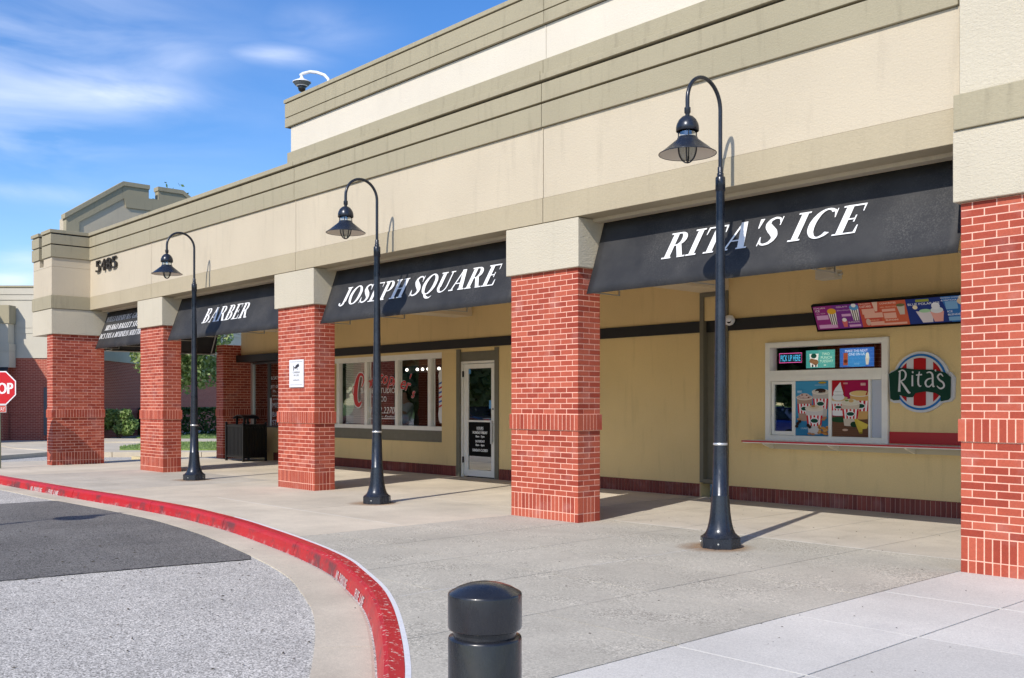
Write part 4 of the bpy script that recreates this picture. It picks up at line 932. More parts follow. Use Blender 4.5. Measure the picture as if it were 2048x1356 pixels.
# ------------------------------------------------------------------ awnings
AZ0, AY0, AZ1, AY1 = 2.80, .05, 3.705, .372
SLv = Vector((0, AY1-AY0, AZ1-AZ0)); SLL = SLv.length; SLu = SLv.normalized(); SLn = Vector((1, 0, 0)).cross(SLu).normalized()   # outward (-Y, +Z small)
def apt(x, s, o=0): return Vector((x, AY0, AZ0))+SLu*s+SLn*o
def awning(x0, x1, label, lines):
    root = empty('awning', ((x0+x1)/2, .2, 2.8), label=label, cat='awning', group=None)
    nx_, ns = 40, 8; m = MB(); v = []; v2 = []
    for j in range(ns+1):
        for i in range(nx_+1):
            x = x0+(x1-x0)*i/nx_; s = SLL*j/ns
            sag = -.010*math.sin(math.pi*j/ns)*(.6+.4*math.sin(i*math.pi/10)**2)+random.uniform(-.0006, .0006)
            v.append(apt(x, s, sag)); v2.append(apt(x, s, sag-.006))
    n = (nx_+1)*(ns+1); F = []; F2 = []
    for j in range(ns):
        for i in range(nx_):
            a = j*(nx_+1)+i; F.append((a, a+1, a+nx_+2, a+nx_+1)); F2.append((n+a, n+a+nx_+1, n+a+nx_+2, n+a+1))
    E_ = []
    for i in range(nx_): E_.append((i, n+i, n+i+1, i+1)); b = ns*(nx_+1)+i; E_.append((b, b+1, n+b+1, n+b))
    for j in range(ns):
        a = j*(nx_+1); b = (j+1)*(nx_+1); E_.append((a, b, n+b, n+a)); a += nx_; b += nx_; E_.append((a, n+a, n+b, b))
    m.add(v+v2, F+F2+E_, None, True); m.build('canvas', M_canvas, root)
    m = MB(); m.tube([(x0+.01, AY0+.022, AZ0+.012), (x1-.01, AY0+.022, AZ0+.012)], .0125, 8); m.build('front_rail', M_tube, root)
    k = max(2, round((x1-x0)/1.5))
    for i in range(k+1):
        x = x0+.03+(x1-x0-.06)*i/k
        m = MB(); m.tube([(x, AY0+.03, AZ0+.02), (x, .62, AZ0+.02), (x, .62, 3.73)], .0115, 6); m.tube([apt(x, .03, -.045), apt(x, SLL-.03, -.045)], .0115, 6); m.build('rib', M_tube, root)
    for body, xa, s0, w, h in lines:
        serif_text(None, body, apt(xa, s0, .004), (1, 0, 0), SLu, w, h, root=root)
    return root
awning(1.30, 5.80, "long black awning lettered RITA'S ICE at the right", [("RITA'S ICE", 2.37, .335, 2.51, .315)])
awning(-4.79, -.06, 'long black awning lettered JOSEPH SQUARE', [('JOSEPH SQUARE', -4.39, .290, 3.98, .315)])
awning(-10.88, -6.15, 'black awning lettered BARBER', [('BARBER', -9.47, .307, 1.99, .315)])
awning(-15.08, -12.25, 'black awning with three lines of small white lettering at the left', [('WILLIAMSBURG GROUP', -15.0, .69, 2.35, .13), ('MISAKO BALLET STUDIO', -14.87, .465, 2.45, .135), ('DCS TAX & BUSINESS SOLUTIONS', -15.04, .25, 2.83, .13)])
# end awning across the open end of the arcade (seen from behind)
ea = empty('awning', (-15.4, 1.9, 2.8), label='dark awning closing the far open end of the arcade, seen from behind', cat='awning')
m = MB(); m.add([(-15.30, .33, 3.70), (-15.30, 3.42, 3.70), (-15.62, 3.42, 2.80), (-15.62, .33, 2.80), (-15.306, .33, 3.70), (-15.306, 3.42, 3.70), (-15.626, 3.42, 2.80), (-15.626, .33, 2.80)], [(0, 1, 2, 3), (7, 6, 5, 4), (2, 6, 7, 3), (0, 4, 5, 1)]); m.build('canvas', M_canvas, ea)
m = MB(); m.tube([(-15.60, .33, 2.795), (-15.60, 3.42, 2.795)], .018, 8); m.build('front_rail', M_tube, ea)
for y in (.5, 1.9, 3.3):
    m = MB(); m.tube([(-15.60, y, 2.80), (-15.28, y, 3.35)], .016, 8); m.tube([(-15.60, y, 2.80), (-15.2, y, 2.80)], .014, 8); m.build('brace', M_tube, ea)

# ------------------------------------------------------------------ house number
hn = empty('house_number', (-14.0, -.06, 4.6), label='dark raised house number 5485 on the cream parapet beside the corner tower', cat='number')
for ch, x in (('5', -14.62), ('4', -14.29), ('8', -13.95), ('5', -13.61)):
    m = MB(); put_text(m, ch, (x, -.088, 4.60), (1, 0, 0), (0, 0, 1), .26, .29, None, depth=.03, bold=.014); o = m.build('digit', simple('bronze_number', (.035, .03, .026), .4, .4), hn)
    m2 = MB(); m2.tube([(x+.1, -.075, 4.85), (x+.1, -.049, 4.85)], .006, 6); m2.tube([(x+.14, -.075, 4.66), (x+.14, -.049, 4.66)], .006, 6); m2.build('pin', M_dark, hn)

# ------------------------------------------------------------------ street lamps
def street_lamp():
    root = empty('street_lamp', (0, 0, 0)); root['_local'] = 1
    m = MB(); m.lathe([(.205, 0), (.205, .105), (.197, .112)], seg=8, rot=R(22.5), smooth=False); m.lathe([(.195, .111), (.175, .125), (.150, .150), (.132, .19), (.115, .26), (.102, .35), (.094, .45), (.0875, .52)], seg=32)
    m.build('base', M_iron, root)
    m = MB(); m.lathe([(.0875, .52), (.0875, .535), (.083, .54), (.072, .95), (.068, 1.06), (.068, 1.2), (.060, 1.8), (.052, 2.4), (.046, 3.0), (.0435, 3.62)], seg=28); m.build('pole', M_iron, root)
    m = MB(); m.lathe([(.066, 1.035), (.074, 1.045), (.074, 1.055), (.066, 1.065)], seg=28); m.build('band_clamp', M_alu, root)
    m = MB(); m.lathe([(.044, 3.615), (.050, 3.62), (.050, 3.755), (.044, 3.765), (.034, 3.765), (.034, 3.80)], seg=20); m.lathe([(.028, 3.765), (.028, 3.86), (.021, 3.87)], seg=16); m.build('collar', M_iron, root)
    L_ = .54; r = L_/2; pts = [(0, 0, 3.84), (0, 0, 4.2)]
    for i in range(25):
        a = math.pi*i/24; pts.append((0, -r+r*math.cos(a), 4.44+r*math.sin(a)))
    pts.append((0, -L_, 4.35))
    m = MB(); m.tube(pts, .0205, 12); m.build('arm', M_iron, root)
    hd = [(.031, 4.36), (.031, 4.31), (.022, 4.30), (.022, 4.285)]
    m = MB(); m.lathe(hd[::-1], 0, -L_, 20); m.build('neck', M_iron, root)
    m = MB(); m.lathe([(.105, 4.126), (.112, 4.129), (.112, 4.168), (.105, 4.20), (.085, 4.24), (.055, 4.27), (.022, 4.285), (0, 4.288)], 0, -L_, 28, cap=False); m.build('dome', M_iron, root)
    m = MB(); m.lathe([(.078, 4.07), (.078, 4.16)], 0, -L_, 24, cap=False); m.build('lens_collar', M_lampglass, root)
    for k in range(4):
        a = R(45+90*k); m = MB(); m.tube([(.088*math.cos(a), -L_+.088*math.sin(a), 4.06), (.088*math.cos(a), -L_+.088*math.sin(a), 4.14)], .006, 6); m.build('strut', M_iron, root)
    m = MB(); m.lathe([(.070, 4.074), (.092, 4.072), (.098, 4.066), (.104, 4.048), (.272, 3.912), (.279, 3.908)], 0, -L_, 36, cap=False, mat=M_iron); m.tube([(.279*math.cos(R(10*i)), -L_+.279*math.sin(R(10*i)), 3.907) for i in range(36)], .0045, 6, M_iron, closed=True); m.lathe([(.277, 3.906), (.266, 3.910), (.10, 4.044), (.08, 4.060)], 0, -L_, 36, cap=False, mat=M_lampin); m.build('shade', None, root)
    m = MB(); m.lathe([(.068, 4.06), (.076, 4.0), (.078, 3.94), (.066, 3.88), (.04, 3.845), (0, 3.835)], 0, -L_, 24, cap=False); m.build('globe', M_lampglass, root)
    for k in range(2):
        a = R(30+90*k); pts = []
        for i in range(17):
            t = math.pi*i/16; pts.append((.088*math.cos(t)*math.cos(a), -L_+.088*math.cos(t)*math.sin(a), 3.97-.15*math.sin(t)))
        pts = [(pts[0][0], pts[0][1], 4.06)]+pts+[(pts[-1][0], pts[-1][1], 4.06)]
        m = MB(); m.tube(pts, .0075, 6); m.build('guard_hoop', M_iron, root)
    for k in range(4):
        a = R(-60+90*k); m = MB(); m.tube([(.186*math.cos(a), .186*math.sin(a), .055), (.200*math.cos(a), .200*math.sin(a), .055)], .009, 8); m.build('bolt', M_alu, root)
    return root
lamp0 = street_lamp()
L1 = [(3.607, -.42, 0, 0, "nearest black arched street lamp, in front of the RITA'S ICE awning"), (-2.461, -.42, 0, 0, 'black arched street lamp in front of the JOSEPH SQUARE awning'),
      (-8.559, -.42, 0, 0, 'farthest black arched street lamp, in front of the BARBER awning'), (-3.45, -9.15, 0, R(180), 'black arched street lamp on the opposite sidewalk, casting its shadow on the road')]
for i, (x, y, z, rz, lb) in enumerate(L1):
    o = lamp0 if i == 0 else copy_tree(lamp0)
    o.location = (x, y, z); o.rotation_euler = (0, 0, rz); tag(o, lb, 'street lamp', 'black arched street lamps along the sidewalk')

def stain_mat(name, col, dens):
    m, nt, N, L, b = nodemat(name); b.inputs['Base Color'].default_value = (*col, 1); b.inputs['Roughness'].default_value = .9
    tc = N.new('ShaderNodeTexCoord'); ln = N.new('ShaderNodeVectorMath'); ln.operation = 'LENGTH'; L.new(tc.outputs['Object'], ln.inputs[0])
    rr = N.new('ShaderNodeMapRange'); rr.inputs[1].default_value = .20; rr.inputs[2].default_value = .42; rr.inputs[3].default_value = 1; rr.inputs[4].default_value = 0; L.new(ln.outputs['Value'], rr.inputs[0])
    nz = N.new('ShaderNodeTexNoise'); nz.inputs['Scale'].default_value = 5; nz.inputs['Detail'].default_value = 6; L.new(tc.outputs['Object'], nz.inputs['Vector'])
    mu = N.new('ShaderNodeMath'); mu.operation = 'MULTIPLY'; L.new(rr.outputs[0], mu.inputs[0]); L.new(nz.outputs['Fac'], mu.inputs[1]); m2 = N.new('ShaderNodeMath'); m2.operation = 'MULTIPLY'; L.new(mu.outputs[0], m2.inputs[0]); m2.inputs[1].default_value = dens
    L.new(m2.outputs[0], b.inputs['Alpha']); return m
M_rust = stain_mat('rust_stain', (.36, .20, .09), 1.1)
for x, y in ((3.607, -.42), (-2.461, -.42), (-8.559, -.42)):
    m = MB(); n = 32; m.add([(.44*math.cos(6.2832*i/n), .44*math.sin(6.2832*i/n), 0) for i in range(n)], [tuple(range(n))]); m.build('rust_stain', M_rust, kind='structure', loc=(x-.04, y-.03, .0022))
# ------------------------------------------------------------------ bollard
bo = empty('bollard', (7.43, -6.90, 0), label='thick dark grey bollard with a grooved domed top in the foreground', cat='bollard')
M_boll = simple('bollard_paint', (.019, .020, .024), .24, .15, noise=.18, nscale=14, bump=.15, bscale=9, coat=.4)
def scuff(m):
    nt = m.node_tree; N = nt.nodes; L = nt.links; b = N['Principled BSDF']; tc = N.new('ShaderNodeTexCoord')
    mp = N.new('ShaderNodeMapping'); mp.inputs['Scale'].default_value = (9, 9, 3.2); L.new(tc.outputs['Object'], mp.inputs[0])
    nz = N.new('ShaderNodeTexNoise'); nz.inputs['Scale'].default_value = 2.2; nz.inputs['Detail'].default_value = 10; nz.inputs['Roughness'].default_value = .78; L.new(mp.outputs[0], nz.inputs['Vector'])
    q = N.new('ShaderNodeMapRange'); q.inputs[1].default_value = .62; q.inputs[2].default_value = .68; q.inputs[3].default_value = 0; q.inputs[4].default_value = .5; L.new(nz.outputs['Fac'], q.inputs[0])
    old = b.inputs['Base Color'].links[0].from_socket; mx = N.new('ShaderNodeMix'); mx.data_type = 'RGBA'; L.new(q.outputs[0], mx.inputs['Factor']); L.new(old, mx.inputs['A']); mx.inputs['B'].default_value = (.20, .20, .21, 1); L.new(mx.outputs['Result'], b.inputs['Base Color'])
    q2 = N.new('ShaderNodeMapRange'); q2.inputs[1].default_value = .35; q2.inputs[2].default_value = .65; q2.inputs[3].default_value = .16; q2.inputs[4].default_value = .42; L.new(nz.outputs['Fac'], q2.inputs[0]); L.new(q2.outputs[0], b.inputs['Roughness'])
scuff(M_boll); M_boll.node_tree.nodes['Principled BSDF'].inputs['Coat Weight'].default_value = .15; scuff(M_iron)
m = MB(); m.lathe([(.108, 0), (.108, .772), (.106, .778), (.092, .782)], 7.43, -6.90, 56); m.build('post', M_boll, bo)
m = MB(); m.lathe([(.092, .778), (.092, .800)], 7.43, -6.90, 56, cap=False); m.build('groove', M_boll, bo)
m = MB(); m.lathe([(.092, .800), (.106, .802), (.1085, .807), (.1085, .900), (.1075, .9045), (.1045, .9075), (.098, .911), (.080, .921), (.055, .930), (.025, .936), (0, .937)], 7.43, -6.90, 56); m.build('cap', M_boll, bo)

# ------------------------------------------------------------------ litter bin
bn = empty('litter_bin', (-13.85, 3.42, 0), label='black slatted steel litter bin with an arched rain hood beside the shaded pier', cat='litter bin')
M_bin = simple('bin_steel', (.012, .012, .014), .3, .4, noise=.15)
def binbuild():
    x0, x1, y0, y1 = -14.30, -13.38, 3.10, 3.72
    for x, y in ((x0, y0), (x1, y0), (x0, y1), (x1, y1)):
        m = MB(); m.box(x-.025, x+.025, y-.025, y+.025, .0, .95); m.lathe([(.03, .95), (.036, .965), (.03, .985), (.012, .998), (0, 1.0)], x, y, 10); m.build('corner_post', M_bin, bn)
    for z in (.09, .88):
        m = MB(); m.box(x0+.025, x1-.025, y0-.012, y0+.012, z, z+.04); m.box(x0+.025, x1-.025, y1-.012, y1+.012, z, z+.04); m.box(x0-.012, x0+.012, y0+.025, y1-.025, z, z+.04); m.box(x1-.012, x1+.012, y0+.025, y1-.025, z, z+.04); m.build('rail', M_bin, bn)
    for i in range(12):
        x = x0+.06+(x1-x0-.12)*i/11
        for y in (y0, y1): m = MB(); m.box(x-.026, x+.026, y-.005, y+.005, .13, .88); m.build('slat', M_bin, bn)
    for i in range(8):
        y = y0+.06+(y1-y0-.12)*i/7
        for x in (x0, x1): m = MB(); m.box(x-.005, x+.005, y-.026, y+.026, .13, .88); m.build('slat', M_bin, bn)
    m = MB(); m.box(x0+.06, x1-.06, y0+.05, y1-.05, .1, .84); m.build('liner', M_dark, bn)
    m = MB(); m.box(x0+.02, x1-.02, y0+.02, y1-.02, .921, .94); m.build('lid', M_bin, bn)
    xc, yc = (x0+x1)/2, (y0+y1)/2
    for dx in (-.2, .2):
        m = MB(); m.box(xc+dx-.012, xc+dx+.012, yc-.18, yc-.12, .94, 1.12); m.build('hood_leg', M_bin, bn); m = MB(); m.box(xc+dx-.012, xc+dx+.012, yc+.12, yc+.18, .94, 1.12); m.build('hood_leg', M_bin, bn)
    pts = [(-.30, 1.10), (-.2, 1.15), (-.1, 1.175), (0, 1.185), (.1, 1.175), (.2, 1.15), (.30, 1.10)]
    m = MB(); m.prism(pts+[(a, b-.02) for a, b in pts[::-1]], lambda a, b, d: (xc+a, yc+d, b), -.22, .22); m.build('hood', M_bin, bn)
binbuild()

# ------------------------------------------------------------------ signs and cameras
cs = empty('camera_notice', (-5.44, -.01, 1.98), label='white cameras in use notice on the brick column', cat='sign')
m = MB(); m.box(-5.677, -5.208, -.022, -.008, 1.745, 2.217); m.build('panel', simple('notice_white', (.72, .73, .74), .45), cs)
M_ink = simple('dark_ink', (.03, .03, .04), .6); sy_ = -.0232
m = MB()
for z in (1.785, 2.18): m.box(-5.645, -5.24, sy_, sy_+.0008, z, z+.004, M_ink)
f2 = lambda a, b, d: (-5.44+a, sy_-d, 2.09+b)
m.prism([(-.03, -.035), (.06, .0), (.085, .005), (.095, .03), (.07, .06), (-.015, .03), (-.04, .0)], f2, 0, .0006, M_ink)
m.prism([(-.06, -.005), (-.04, -.02), (-.03, -.01), (-.05, .005)], f2, 0, .0005, M_ink); m.prism([(-.10, -.06), (-.085, -.06), (-.06, -.02), (-.065, .0), (-.085, .02), (-.10, .03), (-.095, -.01)], f2, 0, .0006, M_ink); m.prism([(.02, -.05), (.035, -.05), (.04, -.02), (.025, -.02)], f2, 0, .0006, M_ink)
ctext(m, 'CAMERAS', -5.44, sy_-.0005, 1.985, .23, .032, M_ink); ctext(m, 'IN USE', -5.44, sy_-.0005, 1.935, .16, .032, M_ink); ctext(m, 'AVIGILON', -5.44, sy_-.0005, 1.855, .20, .025, M_ink)
m.build('print', None, cs)
# stop sign
SP = Vector((-14.80, -2.16, 0)); ss = empty('stop_sign', SP, math.atan2(RT.y, RT.x), label='red octagonal stop sign with an all-way plate at the left edge', cat='sign'); ss['_local'] = 1
def octa(r, y0, y1, mat, nm, cz=1.82):
    m = MB(); p = [(r*math.cos(R(22.5+45*i)), cz+r*math.sin(R(22.5+45*i))) for i in range(8)]; m.prism(p, lambda a, b, d: (a, d, b), y0, y1); m.build(nm, mat, ss)
octa(.412, -.031, -.028, simple('reflective_white', (.8, .8, .8), .4), 'border'); octa(.385, -.0345, -.0312, simple('stop_red', (.55, .012, .02), .35), 'face')
m = MB(); ctext_ = put_text(m, 'STOP', (-.31, -.036, 1.69), (1, 0, 0), (0, 0, 1), .62, .26, None, bold=.012); m.build('lettering', simple('reflective_white', (.8, .8, .8), .4), ss)
m = MB(); m.box(-.23, .16, -.032, -.028, 1.27, 1.425, simple('reflective_white', (.8, .8, .8), .4)); m.box(-.222, .152, -.0335, -.0321, 1.278, 1.417, simple('plate_red', (.50, .06, .03), .4)); put_text(m, 'ALL WAY', (-.2, -.035, 1.305), (1, 0, 0), (0, 0, 1), .33, .085, simple('reflective_white', (.8, .8, .8), .4)); m.build('plate', None, ss)
m = MB(); m.box(-.03, .03, -.027, .0, 0, 2.15); m.build('post', simple('green_post', (.12, .13, .09), .6, .3), ss)
# roof PTZ camera
pc = empty('roof_camera', (-4.5, .1, 6.74), label='white domed security camera on a curved arm on top of the high parapet', cat='camera'); M_camw = simple('camera_white', (.75, .76, .78), .4); M_camb = simple('camera_black', (.01, .01, .012), .1)
m = MB(); m.tube([(-4.5, .05, 6.70), (-4.52, .04, 6.82), (-4.60, .02, 6.90), (-4.80, 0, 6.99), (-5.0, -.01, 7.05), (-5.2, -.02, 7.07), (-5.30, -.02, 7.065)], .026, 10); m.build('arm', M_camw, pc)
m = MB(); m.lathe([(.155, 6.925), (.157, 6.935), (.10, 6.965), (.045, 6.99), (.022, 7.03), (.018, 7.07)][::1], -5.26, -.02, 28); m.build('hood', M_camw, pc)
m = MB(); m.lathe([(.08, 6.86), (.11, 6.875), (.125, 6.895), (.15, 6.924)], -5.26, -.02, 28); m.build('housing', simple('camera_grey', (.12, .14, .15), .4), pc)
m = MB(); m.lathe([(.095, 6.862), (.10, 6.87), (.10, 6.878), (.095, 6.886)], -5.26, -.02, 24); m.build('ring', M_camw, pc)
m = MB(); m.lathe([(0, 6.765), (.03, 6.77), (.055, 6.79), (.066, 6.82), (.066, 6.86)], -5.26, -.02, 24); m.build('lens_dome', M_camb, pc)
# wall dome camera
dc = empty('dome_camera', (.70, 3.88, 2.735), label='small round white camera on the black wall band beside the lamp post', cat='camera')
m = MB(); m.lathe([(0, -.085), (.05, -.07), (.08, -.03), (.086, .0), (.08, .03), (.05, .068), (0, .08)], seg=24); o = m.build('ball', M_camw, dc, loc=(0, -.02, 0))
m = MB(); m.lathe([(0, .002), (.035, 0), (.035, -.01)], seg=20); o = m.build('lens', M_camb, dc, loc=(.035, -.085, -.02)); o.rotation_euler = (R(75), 0, R(25))
# boxed fixture hanging under the ceiling
bf = empty('wall_fixture', (2.9, 3.0, 3.15), label='small cream metal box hung under the arcade ceiling above the menu board', cat='fixture')
m = MB(); m.box(2.72, 2.99, 2.9, 3.1, 3.085, 3.20); m.build('box', simple('box_cream', (.52, .47, .36), .5), bf)
m = MB(); m.box(2.84, 2.93, 2.96, 3.04, 3.20, 3.74); m.build('bracket', simple('box_cream', (.52, .47, .36), .5), bf)
m = MB(); m.tube([(2.99, 3.0, 3.14), (3.05, 3.0, 3.14)], .018, 8); m.build('knob', M_tube, bf)

# ------------------------------------------------------------------ serving window
sw = empty('serving_window'); sw.parent = bld; sw.name = 'serving_window'
def spart(x0, x1, y0, y1, z0, z1, mat, nm):
    m = MB(); m.box(x0, x1, y0, y1, z0, z1); return wpart(m, nm, mat, sw)
X0, X1 = 1.305, 3.205
Fy = 3.90
for a, b, c, d in ((X0, X0+.075, .92, 2.36), (X1-.085, X1, .92, 2.36), (X0+.076, X1-.086, 2.285, 2.36), (X0+.076, X1-.086, 1.79, 1.945), (X0+.076, X1-.086, .92, 1.0)): spart(a, b, Fy, 4.1, c, d, M_white, 'frame')
for a, b, c, d in ((X0+.03, X1-.03, 1.86, 1.872), (X0+.02, X1-.02, 2.335, 2.343)): spart(a, b, Fy-.01, Fy-.0005, c, d, M_white, 'frame_bead')
spart(X0+.076, X1-.086, 3.985, 3.992, 1.946, 2.284, M_glass, 'pane')
# lower: sliding sash left, poster panels
for a, b, c, d in ((1.39, 1.425, 1.005, 1.785), (1.73, 1.765, 1.005, 1.785), (1.426, 1.729, 1.745, 1.785), (1.426, 1.729, 1.005, 1.06)): spart(a, b, 3.94, 4.0, c, d, M_white, 'sash')
spart(1.425, 1.73, 3.965, 3.972, 1.058, 1.747, M_glass2, 'pane')
spart(2.945, 3.118, 3.975, 3.985, 1.001, 1.789, simple('frosted_panel', (.50, .53, .60), .4), 'frosted_pane'); spart(1.766, 1.79, 3.93, 4.0, 1.0, 1.79, M_white, 'mullion'); spart(2.316, 2.365, 3.93, 4.0, 1.0, 1.79, M_white, 'mullion'); spart(2.915, 2.944, 3.93, 4.0, 1.0, 1.79, M_white, 'mullion')
spart(1.10, 5.3, 3.62, 3.949, .905, .925, simple('shelf_white', (.60, .58, .55), .4), 'shelf')
spart(1.09, 5.3, 3.605, 3.62, .900, .921, M_redpaint, 'shelf_edge'); spart(1.11, 5.3, 3.61, 3.66, .888, .8995, M_white, 'shelf_lip')
spart(1.35, 5.3, 3.93, 3.949, .80, .885, simple('box_cream', (.52, .47, .36), .5), 'shelf_batten')
for x in (1.40, 2.45, 3.55, 4.5):
    m = MB(); m.prism([(3.93, .80), (3.93, .887), (3.66, .887), (3.70, .86)], lambda a, b, d: (x+d, a, b), 0, .03); wpart(m, 'bracket', M_white, sw)
m = MB(); m.box(3.212, 5.0, 3.937, 3.949, .93, 1.085); m.build('red_splashback', M_redpaint, None, label='dark red board above the counter shelf under the round sign', cat='board')
# prints: posters
PC = {}
def pm(c, e=0):
    k = tuple(round(x, 3) for x in c)+(e,)
    if k not in PC: PC[k] = simple('print_%d' % len(PC), c, .7, spec=.15, emit=(c if e else None), es=e)
    return PC[k]
class Print:
    def __init__(s, org, ux, uy, w, h, eps=.00035, glow=0):
        s.g = glow
        s.o = Vector(org); s.ux = Vector(ux); s.uy = Vector(uy); s.n = s.ux.cross(s.uy).normalized(); s.w = w; s.h = h; s.m = MB(); s.k = 0; s.eps = eps
    def poly(s, pts, col):
        s.k += 1; cl = [(min(max(a, 0), 1), min(max(b, 0), 1)) for a, b in pts]
        ar = sum(cl[i][0]*cl[(i+1) % len(cl)][1]-cl[(i+1) % len(cl)][0]*cl[i][1] for i in range(len(cl)))
        if abs(ar) < 1e-6: return
        if ar < 0: cl = cl[::-1]
        s.m.add([s.o+s.ux*a*s.w+s.uy*b*s.h+s.n*s.k*s.eps for a, b in cl], [tuple(range(len(cl)))], pm(col, s.g))
    def rect(s, x0, x1, y0, y1, col): s.poly([(x0, y0), (x1, y0), (x1, y1), (x0, y1)], col)
    def ell(s, cx, cy, rx, ry, col, n=20): s.poly([(cx+rx*math.cos(2*math.pi*i/n), cy+ry*math.sin(2*math.pi*i/n)) for i in range(n)], col)
    def text(s, t, x, y, w, h, col):
        s.k += 1; put_text(s.m, t, s.o+s.ux*x*s.w+s.uy*y*s.h+s.n*s.k*s.eps, s.ux, s.uy, w*s.w, h*s.h, pm(col, s.g))
    def cup(s, cx, y0, y1, wt, wb, body, top, asp):
        """striped cup: y0 bottom, y1 rim, half widths"""
        W_ = lambda t: wb+(wt-wb)*t
        P = lambda t, u: (cx+u*W_(t), y0+(y1-y0)*t)
        s.poly([P(0, -1), P(0, 1), P(1, 1), P(1, -1)], body)
        s.ell(cx, y0, wb, .012, body)
        n = 9
        s.poly([P(.30, -1), P(.30, 1), P(.72, 1), P(.72, -1)], (.85, .80, .78))
        for i in range(n):
            if i % 2 == 0:
                a = -1+2*i/n; b = a+2/n; s.poly([P(.30, a), P(.30, b), P(.72, b), P(.72, a)], (.55, .02, .03))
        s.ell(cx, y0+(y1-y0)*.51, W_(.5)*.55, (y1-y0)*.13, (.85, .82, .8)); s.ell(cx, y0+(y1-y0)*.51, W_(.5)*.5, (y1-y0)*.085, (.01, .07, .04))
        s.ell(cx, y1, wt*1.04, wt*.32*asp, (.75, .68, .58)); s.ell(cx, y1+.006, wt*.96, wt*.28*asp, top)
    def build(s, nm, parent=None, **k): return s.m.build(nm, None, parent, **k)
def poster(x0, x1, z0, z1, y, label, drawer):
    root = empty('poster', ((x0+x1)/2, y, z0), label=label, cat='poster')
    m = MB(); m.box(x0, x1, y, y+.006, z0, z1); m.build('backing', pm((.7, .7, .7)), root)
    p = Print((x0, y-.0005, z0), (1, 0, 0), (0, 0, 1), x1-x0, z1-z0, .00025); drawer(p); p.build('print', root)
def d1(p):
    asp = .53/.79*1
    p.rect(0, 1, 0, 1, (.035, .20, .36)); p.rect(0, 1, .35, .62, (.05, .26, .44)); p.rect(0, 1, .62, 1, (.06, .30, .50))
    p.cup(.27, .28, .70, .24, .17, (.42, .27, .20), (.55, .40, .34), asp)
    for a, b in ((.15, .72), (.33, .73), (.24, .70), (.40, .70)): p.ell(a, b, .03, .012, (.16, .05, .03))
    p.ell(.27, .735, .15, .04, (.62, .46, .40)); p.ell(.2, .745, .03, .012, (.2, .06, .04)); p.ell(.34, .74, .03, .012, (.2, .06, .04))
    p.cup(.76, .36, .80, .25, .18, (.50, .45, .40), (.60, .54, .46), asp)
    p.ell(.76, .82, .16, .04, (.04, .02, .015)); p.ell(.66, .80, .05, .015, (.65, .6, .52)); p.ell(.86, .80, .05, .015, (.10, .05, .03))
    p.cup(.58, .04, .50, .27, .18, (.62, .58, .54), (.70, .62, .50), asp)
    p.ell(.58, .525, .15, .035, (.62, .50, .34)); p.ell(.55, .54, .06, .02, (.45, .22, .07))
    for k in range(26): a, b = random.uniform(.72, 1), random.uniform(.02, .19); p.ell(a, b, .045, .02, random.choice([(.55, .25, .06), (.62, .33, .10), (.40, .15, .04)]))
    for a, b in ((.08, .22), (.14, .26), (.05, .17), (.40, .19), (.45, .16)): p.ell(a, b, .05, .03, (.03, .015, .012))
    for a, b in ((.12, .30), (.44, .04), (.55, .03), (.9, .33), (.86, .30)): p.ell(a, b, .06, .02, (.45, .22, .10))
    p.rect(.60, .95, .915, .93, (.25, .45, .65)); p.ell(.83, .965, .12, .02, (.45, .30, .02)); p.rect(.07, .22, .78, .83, (.20, .42, .60)); p.text('NEW', .08, .79, .12, .03, (.7, .8, .85)); p.text('COOKIES', .18, .12, .2, .03, (.5, .7, .8))
def d2(p):
    asp = .6
    p.rect(0, 1, 0, 1, (.38, .010, .07)); p.rect(0, .35, .45, 1, (.42, .012, .02)); p.rect(0, 1, 0, .36, (.16, .075, .04))
    for k in range(9): p.rect(0, 1, .03+k*.038, .034+k*.038, (.10, .045, .025))
    p.ell(.20, .30, .24, .05, (.02, .07, .025)); p.ell(.95, .36, .12, .04, (.02, .07, .025))
    p.cup(.18, .38, .66, .22, .16, (.80, .78, .76), (.62, .42, .20), asp)
    p.ell(.18, .685, .26, .035, (.62, .46, .20)); p.ell(.18, .70, .17, .06, (.74, .74, .73)); p.ell(.18, .77, .14, .06, (.78, .78, .77)); p.poly([(.05, .80), (.31, .80), (.26, .90), (.24, .97), (.19, .93), (.10, .86)], (.80, .80, .79)); p.ell(.18, .735, .15, .015, (.62, .62, .61)); p.ell(.18, .80, .11, .012, (.64, .64, .63))
    p.cup(.78, .32, .76, .28, .20, (.62, .36, .12), (.72, .50, .20), asp); p.poly([(.92, .74), (.96, .73), (1, .82), (1, .85)], (.35, .02, .02))
    p.cup(.52, .20, .60, .25, .17, (.62, .52, .40), (.68, .62, .48), asp); p.ell(.52, .63, .17, .04, (.70, .66, .52)); p.ell(.54, .635, .07, .03, (.62, .40, .15)); p.ell(.42, .64, .05, .015, (.20, .25, .05))
    p.ell(.62, .22, .10, .05, (.015, .05, .02)); p.poly([(.62, .31), (.70, .32), (.86, .24), (.84, .06), (.76, .07), (.68, .2)], (.62, .45, .06)); p.poly([(.70, .31), (1, .22), (.96, .15), (.86, .14), (.74, .22)], (.66, .50, .08)); p.ell(.80, .075, .05, .015, (.35, .25, .02))
    p.ell(.38, .12, .08, .02, (.62, .40, .28)); p.rect(.33, .45, .93, .96, (.62, .25, .25)); p.rect(.80, .93, .90, .95, (.62, .25, .25)); p.text('MANGO', .80, .91, .13, .03, (.8, .7, .7))
poster(1.79, 2.316, 1.003, 1.787, 3.945, 'blue poster of three striped dessert cups on the serving window', d1)
poster(2.365, 2.915, 1.003, 1.787, 3.945, 'red and brown poster of a swirl cone cup and mango drink on the serving window', d2)
